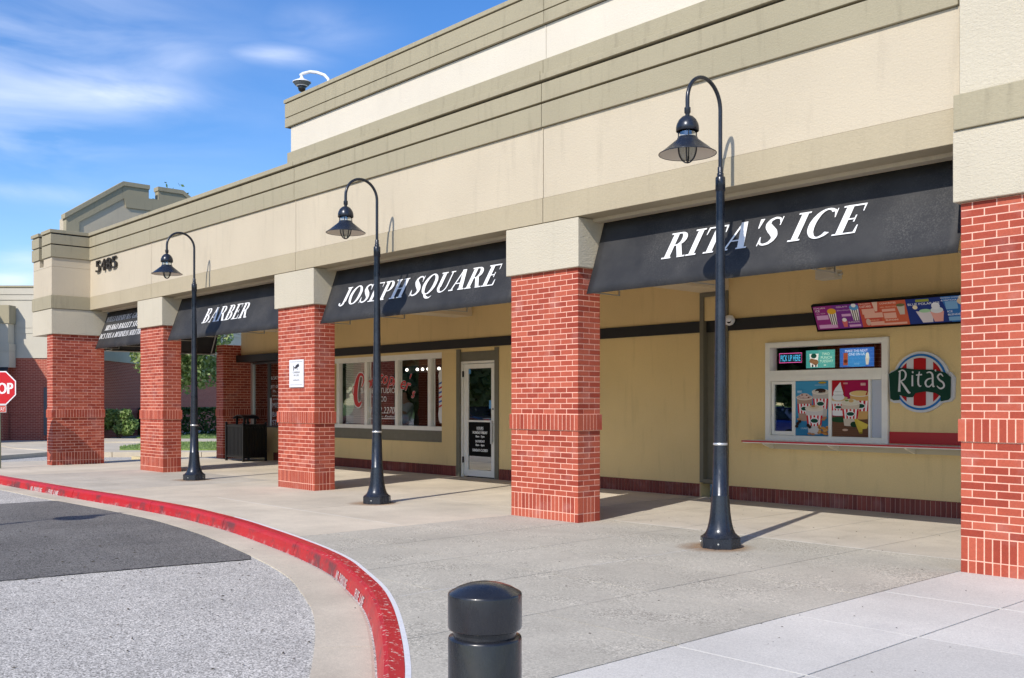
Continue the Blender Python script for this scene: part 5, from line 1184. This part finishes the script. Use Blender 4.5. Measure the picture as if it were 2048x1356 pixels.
# screens behind the transom glass and neon sign
def screen(x0, x1, z0, z1, label, drawer, y=4.02):
    root = empty('screen', ((x0+x1)/2, y, z0), label=label, cat='screen')
    m = MB(); m.box(x0, x1, y, y+.03, z0, z1); m.build('case', M_dark, root)
    p = Print((x0+.008, y-.001, z0+.008), (1, 0, 0), (0, 0, 1), x1-x0-.016, z1-z0-.016, .00025, .7); drawer(p); p.build('print', root)
def glowmat(c, e): return simple('glow_%.3f_%.3f_%.3f' % c, c, .4, emit=c, es=e)
_pm = pm
def s1(p):
    p.rect(0, 1, 0, 1, (.06, .30, .27)); p.rect(.45, 1, 0, 1, (.07, .34, .30)); p.poly([(.16, .05), (.40, .05), (.44, .8), (.12, .8)], (.75, .72, .66)); p.ell(.27, .68, .10, .14, (.01, .06, .04)); p.poly([(.10, .35), (.36, .12), (.44, .3), (.40, .45), (.16, .55)], (.22, .11, .05)); p.poly([(.2, .05), (.26, .05), (.26, .2), (.2, .2)], (.03, .03, .03)); p.poly([(.32, .05), (.37, .05), (.37, .2), (.32, .2)], (.03, .03, .03))
    p.text('TWO', .56, .70, .26, .15, (.60, .70, .55)); p.text('PUNCH', .52, .50, .38, .15, (.60, .70, .55)); p.text('TUESDAY', .48, .30, .46, .15, (.60, .70, .55)); p.rect(.62, .7, .12, .18, (.5, .6, .5))
def s2(p):
    p.rect(0, 1, 0, 1, (.02, .12, .40)); p.ell(.5, .4, .4, .45, (.03, .22, .48)); p.poly([(.10, .1), (.24, .1), (.24, .75), (.11, .75)], (.30, .07, .03)); p.ell(.17, .3, .06, .1, (.1, .02, .01)); p.poly([(.77, .1), (.84, .1), (.87, .5), (.75, .5)], (.55, .5, .4)); p.ell(.81, .58, .05, .16, (.6, .6, .5))
    p.text('MAKE THE NEXT', .16, .78, .66, .14, (.7, .75, .8)); p.text('ONE ON US', .27, .60, .46, .14, (.7, .75, .8)); p.rect(.42, .58, .12, .2, (.1, .3, .5))
screen(1.905, 2.375, 1.965, 2.235, 'teal screen advertising a punch card behind the upper glass', s1)
screen(2.435, 2.96, 1.965, 2.245, 'blue screen advertising a drink offer behind the upper glass', s2)
nn_ = empty('neon_sign', (1.62, 4.04, 2.1), label='small blue and pink neon pick up here sign behind the upper glass', cat='neon sign')
m = MB(); put_text(m, 'PICK UP HERE', (1.475, 4.045, 2.085), (1, 0, 0), (0, 0, 1), .33, .095, None); m.build('lettering', simple('neon_blue', (.05, .4, .6), .4, emit=(.10, .60, .95), es=.9), nn_)
m = MB(); m.tube([(1.455, 4.045, 2.065), (1.825, 4.045, 2.065), (1.825, 4.045, 2.20), (1.455, 4.045, 2.20)], .005, 6, closed=True); m.build('tube_frame', simple('neon_pink', (.6, .1, .3), .4, emit=(.8, .12, .4), es=.9), nn_)
m = MB(); m.box(1.45, 1.83, 4.055, 4.06, 2.06, 2.205); m.build('backing', M_dark, nn_)
# ---- tilted menu board
mbn = empty('menu_board', (3.6, 3.8, 2.65), label='long tilted menu board with purple, orange and blue panels above the serving window', cat='menu board')
a0 = Vector((2.16, 3.915, 2.485)); a1 = Vector((2.16, 3.74, 2.845)); up = (a1-a0); hh = up.length; upn = up.normalized(); Lm = 2.9
fnrm = Vector((1, 0, 0)).cross(upn).normalized()
def mbox(xa, xb, ya, yb, d0, d1, mat, nm):
    m = MB(); P = lambda x, y, d: a0+Vector((x, 0, 0))+upn*y+fnrm*d
    v = [P(xa, ya, d0), P(xb, ya, d0), P(xb, ya, d1), P(xa, ya, d1), P(xa, yb, d0), P(xb, yb, d0), P(xb, yb, d1), P(xa, yb, d1)]
    m.add(v, [(0, 1, 2, 3), (7, 6, 5, 4), (0, 4, 5, 1), (1, 5, 6, 2), (2, 6, 7, 3), (3, 7, 4, 0)]); return m.build(nm, mat, mbn)
mbox(0, Lm, 0, hh, -.05, 0, M_dark, 'casing')
mbox(0, Lm, 0, .022, 0, .012, M_black, 'frame'); mbox(0, Lm, hh-.022, hh, 0, .012, M_black, 'frame'); mbox(0, .012, .022, hh-.022, 0, .012, M_black, 'frame')
panels = [((.20, .03, .16), 0.0), ((.42, .06, .04), .62), ((.02, .06, .20), 1.34), ((.03, .14, .36), 1.60)]
def menu_print(x, w, draw):
    P = Print(a0+Vector((x, 0, 0))+upn*.024+fnrm*.001, (1, 0, 0), upn, w, hh-.048, .0002, .14); draw(P); P.build('screen_print', mbn)
def bars(p, n, x0, x1, ys, col, txt=(.75, .5, .6)):
    for y0, y1 in ys: p.rect(x0, x1, y0, y1, col)
def mp1(p):
    p.rect(0, 1, 0, 1, (.24, .025, .16)); p.poly([(.5, 0), (1, 0), (1, 1), (.42, 1)], (.16, .03, .20))
    for x0, x1, y0, y1 in ((.04, .30, .42, .60), (.05, .46, .05, .20), (.60, .80, .50, .60), (.72, .97, .05, .14)): p.rect(x0, x1, y0, y1, (.55, .30, .50))
    for i, (cx, y0, y1) in enumerate(((.40, .18, .75), (.90, .30, .85))):
        p.poly([(cx-.06, y0), (cx+.06, y0), (cx+.09, y1), (cx-.09, y1)], (.7, .66, .62)); 
        for k in range(3): p.rect(cx-.055+k*.045, cx-.035+k*.045, y0, y1-.1, (.05, .03, .03))
        p.ell(cx, y1, .10, .12, [(.62, .33, .03), (.10, .28, .5)][i])
    p.ell(.90, .93, .05, .08, (.7, .7, .68)); p.poly([(.60, .06), (.68, .06), (.70, .32), (.58, .32)], (.55, .12, .12)); p.ell(.64, .36, .05, .08, (.7, .66, .62))
    p.text('ITALIAN', .02, .88, .25, .07, (.7, .55, .6)); p.text('ICE', .04, .76, .10, .09, (.75, .7, .7)); p.text('GELATI', .52, .88, .24, .06, (.7, .55, .6)); p.text('SMALL  MEDIUM', .05, .66, .2, .05, (.6, .4, .5)); p.text('BLENDINIS', .72, .22, .24, .06, (.7, .55, .6)); p.text('SMALL REGULAR', .52, .74, .3, .05, (.6, .4, .5))
def mp2(p):
    p.rect(0, 1, 0, 1, (.44, .07, .045)); p.poly([(.45, 0), (1, 0), (1, 1), (.42, 1)], (.48, .10, .05))
    for x0, x1, y0, y1 in ((.05, .32, .52, .74), (.08, .48, .36, .56), (.18, .48, .05, .2), (.48, .76, .58, .68), (.50, .76, .30, .52), (.48, .95, .04, .12)): p.rect(x0, x1, y0, y1, (.62, .34, .26))
    p.ell(.14, .20, .05, .14, (.5, .35, .28)); p.poly([(.84, .42), (.94, .42), (.97, .80), (.80, .80)], (.45, .40, .33)); p.ell(.885, .8, .09, .06, (.12, .12, .05)); p.poly([(.33, .62), (.38, .62), (.42, 1), (.30, 1)], (.62, .42, .32))
    p.text('FROZEN', .02, .92, .24, .06, (.7, .5, .4)); p.text('CUSTARD', .02, .80, .25, .09, (.75, .66, .55)); p.text('CONCRETES', .46, .88, .34, .07, (.75, .62, .5)); p.text('BLENDINI', .52, .20, .26, .07, (.75, .62, .5)); p.text('SUNDAES', .18, .24, .2, .05, (.72, .5, .3)); p.text('SMALL  MEDIUM  LARGE', .46, .74, .33, .05, (.7, .45, .3))
def mp3(p):
    p.rect(0, 1, 0, 1, (.018, .035, .17)); p.poly([(.5, 0), (1, 0), (1, 1), (.42, 1)], (.03, .13, .36))
    for x0, x1, y0, y1 in ((.46, .60, .50, .80), (.47, .62, .05, .2), (.78, .98, .60, .90), (.80, .98, .05, .3)): p.rect(x0, x1, y0, y1, (.16, .32, .52))
    p.poly([(.16, .04), (.28, .04), (.30, .45), (.10, .5)], (.55, .50, .52)); p.poly([(.30, .05), (.40, .05), (.43, .45), (.27, .45)], (.62, .30, .26)); p.ell(.35, .50, .075, .12, (.55, .58, .60)); p.ell(.345, .66, .05, .14, (.62, .62, .66)); p.ell(.21, .5, .07, .07, (.30, .5, .30)); p.ell(.10, .66, .03, .08, (.7, .6, .4))
    p.poly([(.66, .10), (.74, .06), (.76, .4), (.64, .45)], (.55, .12, .08)); p.ell(.70, .5, .06, .12, (.62, .50, .30)); p.ell(.66, .78, .06, .14, (.62, .45, .30)); p.ell(.66, .92, .035, .08, (.66, .56, .45))
    p.text('BLUE POLAR ICE', .02, .74, .38, .09, (.7, .72, .75)); p.rect(.12, .28, .86, .96, (.25, .28, .05)); p.text('FROZEN COFFEE', .42, .92, .22, .05, (.6, .66, .7)); p.text('& MATCHA', .42, .82, .18, .06, (.7, .72, .75)); p.text('ICE', .47, .38, .06, .07, (.7, .72, .75)); p.text('BLENDER', .47, .26, .17, .07, (.7, .72, .75)); p.text('MISTO', .80, .46, .15, .08, (.7, .72, .75)); p.text('SHAKE', .80, .34, .15, .08, (.7, .72, .75)); p.text('MILKSHAKES', .76, .93, .22, .05, (.66, .7, .72))
menu_print(.015, .68, mp1); menu_print(.697, .66, mp2); menu_print(1.36, 1.1, mp3)
m_ = Print(a0+Vector((2.465, 0, 0))+upn*.024+fnrm*.001, (1, 0, 0), upn, .42, hh-.048, .0002, .14); m_.rect(0, 1, 0, 1, (.03, .14, .36)); m_.rect(.1, .8, .3, .7, (.16, .32, .52)); m_.build('screen_print', mbn)
# ---- round logo sign
lg = empty('logo_sign', (3.66, 3.92, 1.74), label='round red and white striped sign with a green name ribbon beside the serving window', cat='sign')
def ellp(cx, cz, rx, rz, n=48, a0=0, a1=360): return [(cx+rx*math.cos(R(a0+(a1-a0)*i/n)), cz+rz*math.sin(R(a0+(a1-a0)*i/n))) for i in range(n)]
cx, cz = 3.655, 1.745
fl = lambda a, b, d: (a, 3.949-d, b)
def plate(pts, d0, d1, mat, nm):
    m = MB(); ar = sum(pts[i][0]*pts[(i+1) % len(pts)][1]-pts[(i+1) % len(pts)][0]*pts[i][1] for i in range(len(pts)))
    if ar < 0: pts = pts[::-1]
    m.prism(pts, fl, d0, d1); m.build(nm, mat, lg)
M_lw = simple('sign_face_white', (.62, .62, .62), .7, spec=.15); M_lblue = simple('sign_face_blue', (.02, .16, .45), .7, spec=.15); M_lred = simple('sign_face_red', (.42, .012, .015), .7, spec=.15); M_lgreen = simple('sign_face_green', (.008, .045, .028), .7, spec=.15)
plate(ellp(cx, cz, .385, .40), 0, .05, M_lw, 'backing')
rib = [(3.215, 1.86), (3.24, 1.50), (3.30, 1.47), (3.42, 1.475), (3.42, 1.62), (3.89, 1.62), (3.90, 1.465), (4.05, 1.49), (4.09, 1.53), (4.10, 1.80), (4.05, 1.86), (3.93, 1.90), (3.40, 1.93), (3.26, 1.90)]
plate([(a+(.0), b) for a, b in rib], 0, .049, M_lw, 'backing_wing')
plate(ellp(cx, cz, .352, .368), .051, .056, M_lblue, 'blue_ring'); plate(ellp(cx, cz, .325, .34), .0565, .060, M_lw, 'white_disc')
def seg(xa, xb):
    p = []; n = 10
    f3 = lambda x: .315*math.sqrt(max(0, 1-((x-cx)/.305)**2))
    for i in range(n+1): x = xa+(xb-xa)*i/n; p.append((x, cz-f3(x)))
    for i in range(n+1): x = xb+(xa-xb)*i/n; p.append((x, cz+f3(x)))
    return p
for xa, xb in ((3.355, 3.475), (3.57, 3.735), (3.83, 3.955)): plate(seg(xa, xb), .0605, .064, M_lred, 'red_stripe')
ribbon = [(3.235, 1.86), (3.255, 1.53), (3.30, 1.505), (3.38, 1.51), (3.38, 1.575), (3.50, 1.545), (3.56, 1.545), (3.60, 1.60), (3.74, 1.62), (3.86, 1.60), (3.93, 1.56), (3.93, 1.49), (4.03, 1.51), (4.055, 1.54), (4.06, 1.80), (3.99, 1.86), (3.90, 1.885), (3.82, 1.90), (3.70, 1.905), (3.60, 1.91), (3.45, 1.93), (3.38, 1.935), (3.32, 1.90)]
plate(ribbon, .0645, .074, M_lgreen, 'green_ribbon')
def sstroke(parts, mat):
    groups = [parts[0:3], parts[3:5], parts[5:7], parts[7:9], parts[9:10], parts[10:11]]
    for g_ in groups: sstroke1(g_, mat)
def sstroke1(parts, mat):
    m = MB(); k = 0
    for p in parts:
        for q in stroke(p, 6):
            ar = sum(q[i][0]*q[(i+1) % 4][1]-q[(i+1) % 4][0]*q[i][1] for i in range(4))
            if ar < 0: q = q[::-1]
            m.add([(a, 3.949-.0755-.0003*(k % 5), b) for a, b in q], [(0, 1, 2, 3)]); k += 1
    m.build('letter', mat, lg)
w = .024
sstroke([[(3.38, 1.62, .034), (3.385, 1.75, .026), (3.39, 1.90, .022)], [(3.37, 1.885, .014), (3.43, 1.905, .018), (3.47, 1.86, .024), (3.455, 1.79, .02), (3.39, 1.755, .015)], [(3.40, 1.76, .018), (3.46, 1.68, .03), (3.51, 1.61, .028), (3.535, 1.61, .010)],
         [(3.56, 1.69, .024), (3.56, 1.835, .020)], [(3.555, 1.873, .026), (3.575, 1.876, .026)], [(3.655, 1.88, .014), (3.64, 1.80, .024), (3.64, 1.72, .024), (3.66, 1.69, .02), (3.68, 1.695, .010)], [(3.61, 1.835, .016), (3.69, 1.84, .018)],
         [(3.75, 1.86, .014), (3.79, 1.87, .02), (3.825, 1.84, .024), (3.83, 1.76, .024), (3.835, 1.69, .024), (3.855, 1.685, .012)], [(3.83, 1.79, .012), (3.77, 1.78, .018), (3.735, 1.74, .024), (3.75, 1.69, .022), (3.79, 1.685, .018), (3.83, 1.73, .012)],
         [(3.862, 1.90, .022), (3.872, 1.875, .010)], [(3.965, 1.81, .012), (3.93, 1.845, .020), (3.895, 1.81, .022), (3.92, 1.765, .022), (3.965, 1.73, .024), (3.975, 1.68, .022), (3.93, 1.655, .020), (3.885, 1.69, .010)]], M_lw)

# ------------------------------------------------------------------ far buildings (rotated 45 degrees)
def VW(D, lat, z=0): p = CAM+FW*D+RT*lat; return Vector((p.x, p.y, z))
ang = math.atan2(RT.y, RT.x)
fb = empty('far_shop_building', VW(40, -17.3, .0), ang, label='further brick and cream stucco wing of the shopping centre behind the arcade', cat='building'); fb['_local'] = 1
def fpart(x0, x1, y0, y1, z0, z1, mat, nm):
    m = MB(); m.box(x0, x1, y0, y1, z0, z1); return m.build(nm, mat, fb)
fpart(-30, 0, 0, 30, .0, 3.30, M_farbrick, 'brick_wall'); fpart(-30, .03, -.03, 30, 3.303, 5.64, M_fcream, 'stucco_wall')
fpart(-30, .06, -.06, 30.1, 5.643, 5.84, M_fcream, 'cornice'); fpart(-30, .06, -.06, 30.1, 5.862, 6.12, M_fcream, 'cornice'); fpart(-30, .09, -.09, 30.1, 6.145, 6.22, M_corn, 'parapet_cap'); fpart(-29.9, .0, .0, 30, 5.6, 6.2, M_dark, 'core')
fpart(-30, .05, -.05, 30.05, 4.52, 4.84, M_fcream, 'wall_band'); fpart(-30, .05, -.05, 30.05, 4.30, 4.50, M_fcream, 'wall_band'); fpart(-30, .045, -.045, 30.05, 3.304, 3.56, M_fcream, 'wall_band')
fpart(-30, .03, -.03, 30.03, 1.06, 1.29, M_farbrick, 'brick_band')
fpart(-1.53, -.55, -.05, -.01, .2, 2.12, simple('grey_door', (.10, .11, .12), .5), 'door')
cb_ = empty('canopy_block', VW(39.4, -19.95, 0), ang, label='tan capped entrance canopy block with a brick post at the far left edge', cat='building'); cb_['_local'] = 1
def cpart(x0, x1, y0, y1, z0, z1, mat, nm):
    m = MB(); m.box(x0, x1, y0, y1, z0, z1); return m.build(nm, mat, cb_)
cpart(-12, .03, -.04, .5, 4.66, 5.38, M_corn, 'cornice'); cpart(-12, -.03, 0, .5, 3.86, 4.658, M_fcream, 'wall'); cpart(-12, .02, -.03, .5, 3.56, 3.858, M_fcream, 'band'); cpart(-12, .02, -.02, .5, 2.92, 3.555, M_fcream, 'wall')
cpart(-.62, -.26, .1, .5, .0, 2.919, M_farbrick, 'brick_post')
m = MB(); m.add([(-3, -.05, 2.92), (.0, -.05, 2.92), (.28, -.7, 2.35), (-3, -.7, 2.35)], [(0, 1, 2, 3)]); m.add([(-3, -.06, 2.91), (.0, -.06, 2.91), (.28, -.71, 2.34), (-3, -.71, 2.34)], [(3, 2, 1, 0)]); m.build('canvas', M_canvas, cb_)
fpart(-12.5, -4.3, -6.5, -.1, 0, 7.04, M_fcream, 'shadow_wing')  # unseen block added off frame to throw the diagonal shadow on the far wall
# far pavement, kerb, lawn
def quadslab(pts, z0, z1, mat, nm, kind='structure', name=None):
    m = MB(); n = len(pts); q = [VW(D, l) for D, l in pts]
    m.add([(p.x, p.y, z1) for p in q]+[(p.x, p.y, z0) for p in q], [tuple(range(n)), tuple(range(n, 2*n))[::-1]]+[(i, n+i, n+(i+1) % n, (i+1) % n) for i in range(n)])
    o = m.build(nm, mat, kind=kind)
    return o
quadslab([(30.2, -13.2), (30.2, 2), (75, 2), (75, -22), (40, -22), (33, -16.5)], -.25, .0, M_beige, 'far_sidewalk')
for a, b in ((-13.15, -12.1), (-12.08, -9.4), (-9.38, -6.6), (-6.58, -3.8), (-3.78, -1)):
    quadslab([(30.04, a), (30.04, b), (30.19, b), (30.19, a)], -.25, .004, M_gutter, 'far_kerb')
quadslab([(27.4, -40), (27.4, -14.8), (31, -14.2), (40, -14), (40, -40)], -.25, -.02, M_beige, 'far_plaza')
lawn = [(31.4, -12.4), (31.2, -9.5), (31.6, -3), (41, -3), (58, -8), (58, -14), (42, -15.9), (40.6, -14.2), (36, -13.2), (33, -13.0)]
quadslab(lawn, -.1, .045, M_grassg, 'lawn')
quadslab([(37.2, -16), (37.6, -3), (39.6, -3), (40.6, -16.9)], -.1, .055, M_beige, 'garden_path')
gb = MB()
def inpoly(D, l, P):
    c = False; n = len(P)
    for i in range(n):
        a, b = P[i], P[(i+1) % n]
        if (a[1] > l) != (b[1] > l) and D < (b[0]-a[0])*(l-a[1])/(b[1]-a[1])+a[0]: c = not c
    return c
for i in range(26000):
    D, l = random.uniform(31, 46), random.uniform(-16, -8)
    if not inpoly(D, l, lawn) or 37.0 < D < 40.3: continue
    p = VW(D, l, .04); a = random.uniform(0, 6.28); h = random.uniform(.03, .085); w_ = .012
    gb.add([(p.x-math.cos(a)*w_, p.y-math.sin(a)*w_, p.z), (p.x+math.cos(a)*w_, p.y+math.sin(a)*w_, p.z), (p.x+random.uniform(-.03, .03), p.y+random.uniform(-.03, .03), p.z+h)], [(0, 1, 2)])
gb.build('grass', M_blade, kind='stuff', label='short sunlit grass on the lawn seen between the brick columns', cat='grass')
def leaves(mb, n, fn, size, mat=None):
    for i in range(n):
        c = fn(); u = Vector([random.gauss(0, 1) for _ in range(3)]).normalized(); v = u.cross(Vector([random.gauss(0, 1) for _ in range(3)])).normalized(); s = size*random.uniform(.6, 1.3)
        mb.add([c-u*s*.5, c-v*s*.28, c+u*s*.5, c+v*s*.28], [(0, 1, 2, 3)], mat)
def blobfn(c, rx, ry, rz, seed, nb=14, fill=.55):
    rnd = random.Random(seed); bl_ = []
    for i in range(nb):
        d = Vector([rnd.gauss(0, 1) for _ in range(3)]).normalized()*rnd.uniform(.3, .85); bl_.append((Vector((c[0]+d.x*rx, c[1]+d.y*ry, c[2]+d.z*rz)), rnd.uniform(.28, .5)))
    def f():
        b, s = random.choice(bl_); d = Vector([random.gauss(0, 1) for _ in range(3)]).normalized()*random.uniform(fill, 1)
        return b+Vector((d.x*rx*s, d.y*ry*s, d.z*rz*s))
    return f
def shrub(name, c, rx, ry, rz, n, size, mat, label, catg, group=None, box=False):
    root = empty(name, (c[0], c[1], .0), label=label, cat=catg, group=group)
    m = MB()
    if box:
        ca, sa = math.cos(ang), math.sin(ang)
        def f():
            x, y, z = random.uniform(-rx, rx), random.uniform(-ry, ry), random.uniform(-rz, rz)
            k = random.choice('xyz')
            if k == 'x': x = math.copysign(rx*random.uniform(.9, 1.04), x)
            elif k == 'y': y = math.copysign(ry*random.uniform(.9, 1.04), y)
            else: z = rz*random.uniform(.88, 1.05)
            return Vector((c[0]+x*ca-y*sa, c[1]+x*sa+y*ca, c[2]+z))
        leaves(m, n, f, size)
    else: leaves(m, n, blobfn(c, rx, ry, rz, n), size)
    m.build('foliage', mat, root)
    m = MB()
    for k in range(5):
        a = k*1.3; m.tube([(c[0]+.05*math.cos(a), c[1]+.05*math.sin(a), 0), (c[0]+rx*.4*math.cos(a), c[1]+ry*.4*math.sin(a), c[2]+rz*.3)], [.02, .01], 5)
    m.build('stem', M_bark, root)
    return root
p = VW(42.0, -16.6, .62); shrub('shrub', p, 1.0, .9, .65, 6000, .15, M_leafbr, 'bright sunlit leafy shrub between the corner pier and the next column', 'shrub')
p = VW(44.0, -15.6, .62); shrub('shrub', p, 1.1, .9, .6, 5000, .15, M_leafdk, 'darker green shrub just right of the bright shrub', 'shrub')
p = VW(46.5, -14.3, .62); shrub('hedge', p, 2.9, .6, .62, 9000, .17, M_leafdk, 'clipped dark green hedge beyond the lawn behind the far street lamp', 'hedge', box=True)
def tree(name, base, h, c, rx, ry, rz, n, size, mat, label, trunk=.16, nb=20, group=None):
    root = empty(name, base, label=label, cat='tree', group=group); bx, by, bz = base
    m = MB(); pts = [(bx, by, bz), (bx+.05, by, bz+h*.3), (bx-.04, by+.05, bz+h*.62), (c[0], c[1], c[2]+rz*.3)]; m.tube(pts, [trunk, trunk*.8, trunk*.6, trunk*.15], 10); m.build('trunk', M_bark, root)
    rnd = random.Random(int(c[0]*10)); m = MB()
    for k in range(9):
        a = k*2.4; z = bz+h*(.35+.05*k); e = (c[0]+rx*.75*math.cos(a), c[1]+ry*.75*math.sin(a), c[2]+rz*rnd.uniform(-.4, .6)); mid = ((bx+e[0])/2, (by+e[1])/2, (z+e[2])/2+.15)
        m.tube([(bx, by, z), mid, e], [trunk*.45, trunk*.25, trunk*.08], 6)
    m.build('limbs', M_bark, root)
    m = MB(); leaves(m, n, blobfn(c, rx, ry, rz, int(abs(c[1])*7)+1, nb, .3), size); m.build('crown', mat, root)
    return root
bp_ = VW(42.5, -14.6, 0); tree('tree', tuple(bp_), 4.6, VW(42.5, -14.3, 4.0), 2.5, 2.4, 2.1, 9000, .22, M_leaf, 'leafy green tree seen through the arcade behind the far street lamp', .12)
bp_ = VW(66, -21.5, 0); tree('tree', tuple(bp_), 15.2, VW(66, -21.6, 11.8), 3.0, 3.0, 3.9, 1800, .32, M_leafdk, 'tall thin tree whose topmost twigs show above the cream parapet', .2)
# pale concrete block beside the third column
p = VW(27.2, -10.2); m = MB(); m.box(p.x-.3, p.x+.3, p.y-.1, p.y+.1, -.15, .02); m.build('wheel_stop', simple('pale_yellow_paint', (.6, .5, .28), .7), None, label='small pale yellow wheel stop beside the slim brick column', cat='wheel stop')
# leaf shape standing in for the rusted anchor on the new slab
m = MB(); m.add([(6.93, -1.40, .003), (7.0, -1.43, .018), (7.12, -1.38, .008), (7.05, -1.33, .02), (7.22, -1.30, .004), (7.15, -1.41, .001)], [(0, 1, 3), (1, 2, 3), (2, 4, 3), (1, 5, 2), (5, 4, 2)]); m.build('rusted_anchor', simple('rusted_anchor_brown', (.10, .05, .02), .8), None, label='brown rusted anchor, built as a curled leaf shape, on the pale slab at the right edge', cat='leaf')

# ------------------------------------------------------------------ what the glass reflects: parked car and trees across the road
def car(x, y, rz, col, label):
    root = empty('parked_car', (x, y, -.15), rz, label=label, cat='car'); root['_local'] = 1
    M_c = simple('car_paint_%.2f' % col[2], col, .25, .3, coat=.8); M_gl = simple('car_glass', (.01, .012, .015), .05); M_ty = simple('tyre', (.015, .015, .015), .8)
    side = [(-2.25, .35), (-2.3, .62), (-2.2, .86), (-1.35, .98), (-.85, 1.38), (-.2, 1.47), (.75, 1.45), (1.45, 1.02), (2.15, .95), (2.28, .75), (2.25, .35)]
    m = MB(); low = [(-2.25, .32), (-2.32, .6), (-2.22, .86), (-1.4, .97), (1.55, 1.0), (2.18, .93), (2.3, .7), (2.25, .32)]
    m.prism(low, lambda a, b, d: (a, d, b), -.88, .88); m.build('body', M_c, root, bevel=.08)
    m = MB(); top = [(-1.35, .96), (-.85, 1.38), (-.2, 1.47), (.75, 1.45), (1.45, 1.0)]
    m.prism(top, lambda a, b, d: (a, d*(1-.18*(b-.96)), b), -.80, .80); m.build('greenhouse', M_gl, root, bevel=.04)
    m = MB(); m.prism([(-.82, 1.40), (-.2, 1.485), (.72, 1.47), (.70, 1.44), (-.2, 1.455), (-.8, 1.375)], lambda a, b, d: (a, d, b), -.70, .70); m.build('roof', M_c, root)
    for sx_ in (-1.42, 1.42):
        for sy in (-.84, .84):
            m = MB(); m.lathe([(0, -.1), (.33, -.1), (.34, 0), (.33, .1), (0, .1)], seg=22); w = m.build('wheel', M_ty, root, loc=(sx_, sy, .34)); w.rotation_euler = (R(90), 0, 0)
            m = MB(); m.lathe([(0, -.105), (.2, -.105), (.2, .105), (0, .105)], seg=16); r_ = m.build('rim', M_alu, w, loc=(0, 0, 0))
    for sy in (-.62, .62):
        m = MB(); m.box(-2.33, -2.2, sy-.15, sy+.15, .64, .76); m.build('headlight', M_alu, root)
        m = MB(); m.box(2.2, 2.31, sy-.15, sy+.15, .74, .86); m.build('tail_light', M_redpaint, root)
car(-12.0, -17.0, R(8), (.02, .06, .35), 'blue parked car across the drive, reflected in the serving window')
car(-39.5, -16.9, R(-4), (.35, .36, .38), 'silver parked car across the drive, reflected in the shop window glass')
car(-30.0, -16.4, R(3), (.03, .03, .035), 'black parked car across the drive, reflected in the door glass')
LBL = ['broad green tree across the road opposite the serving window', 'dark green tree across the road behind the blue car', 'light green tree across the road beyond the blue car', 'dark green tree across the road behind the black car', 'light green tree across the road between the black and silver cars', 'dark green tree across the road behind the silver car', 'light green tree across the road beyond the silver car', 'dark green tree far left across the road', 'light green tree farthest left across the road']
for i in range(9):
    x = -7-8.2*i; y = -24-(i % 3)*1.3; s_ = 1+.12*(i % 2)
    tree('tree', (x, y, -.15), 8*s_, (x, y, 4.4*s_), 5.0*s_, 3.4*s_, 4.3*s_, 5200, .85, M_leafdk if i % 2 else M_leaf, LBL[i], .22, 22)
for o in bpy.data.objects:
    if '_local' in o: del o['_local']
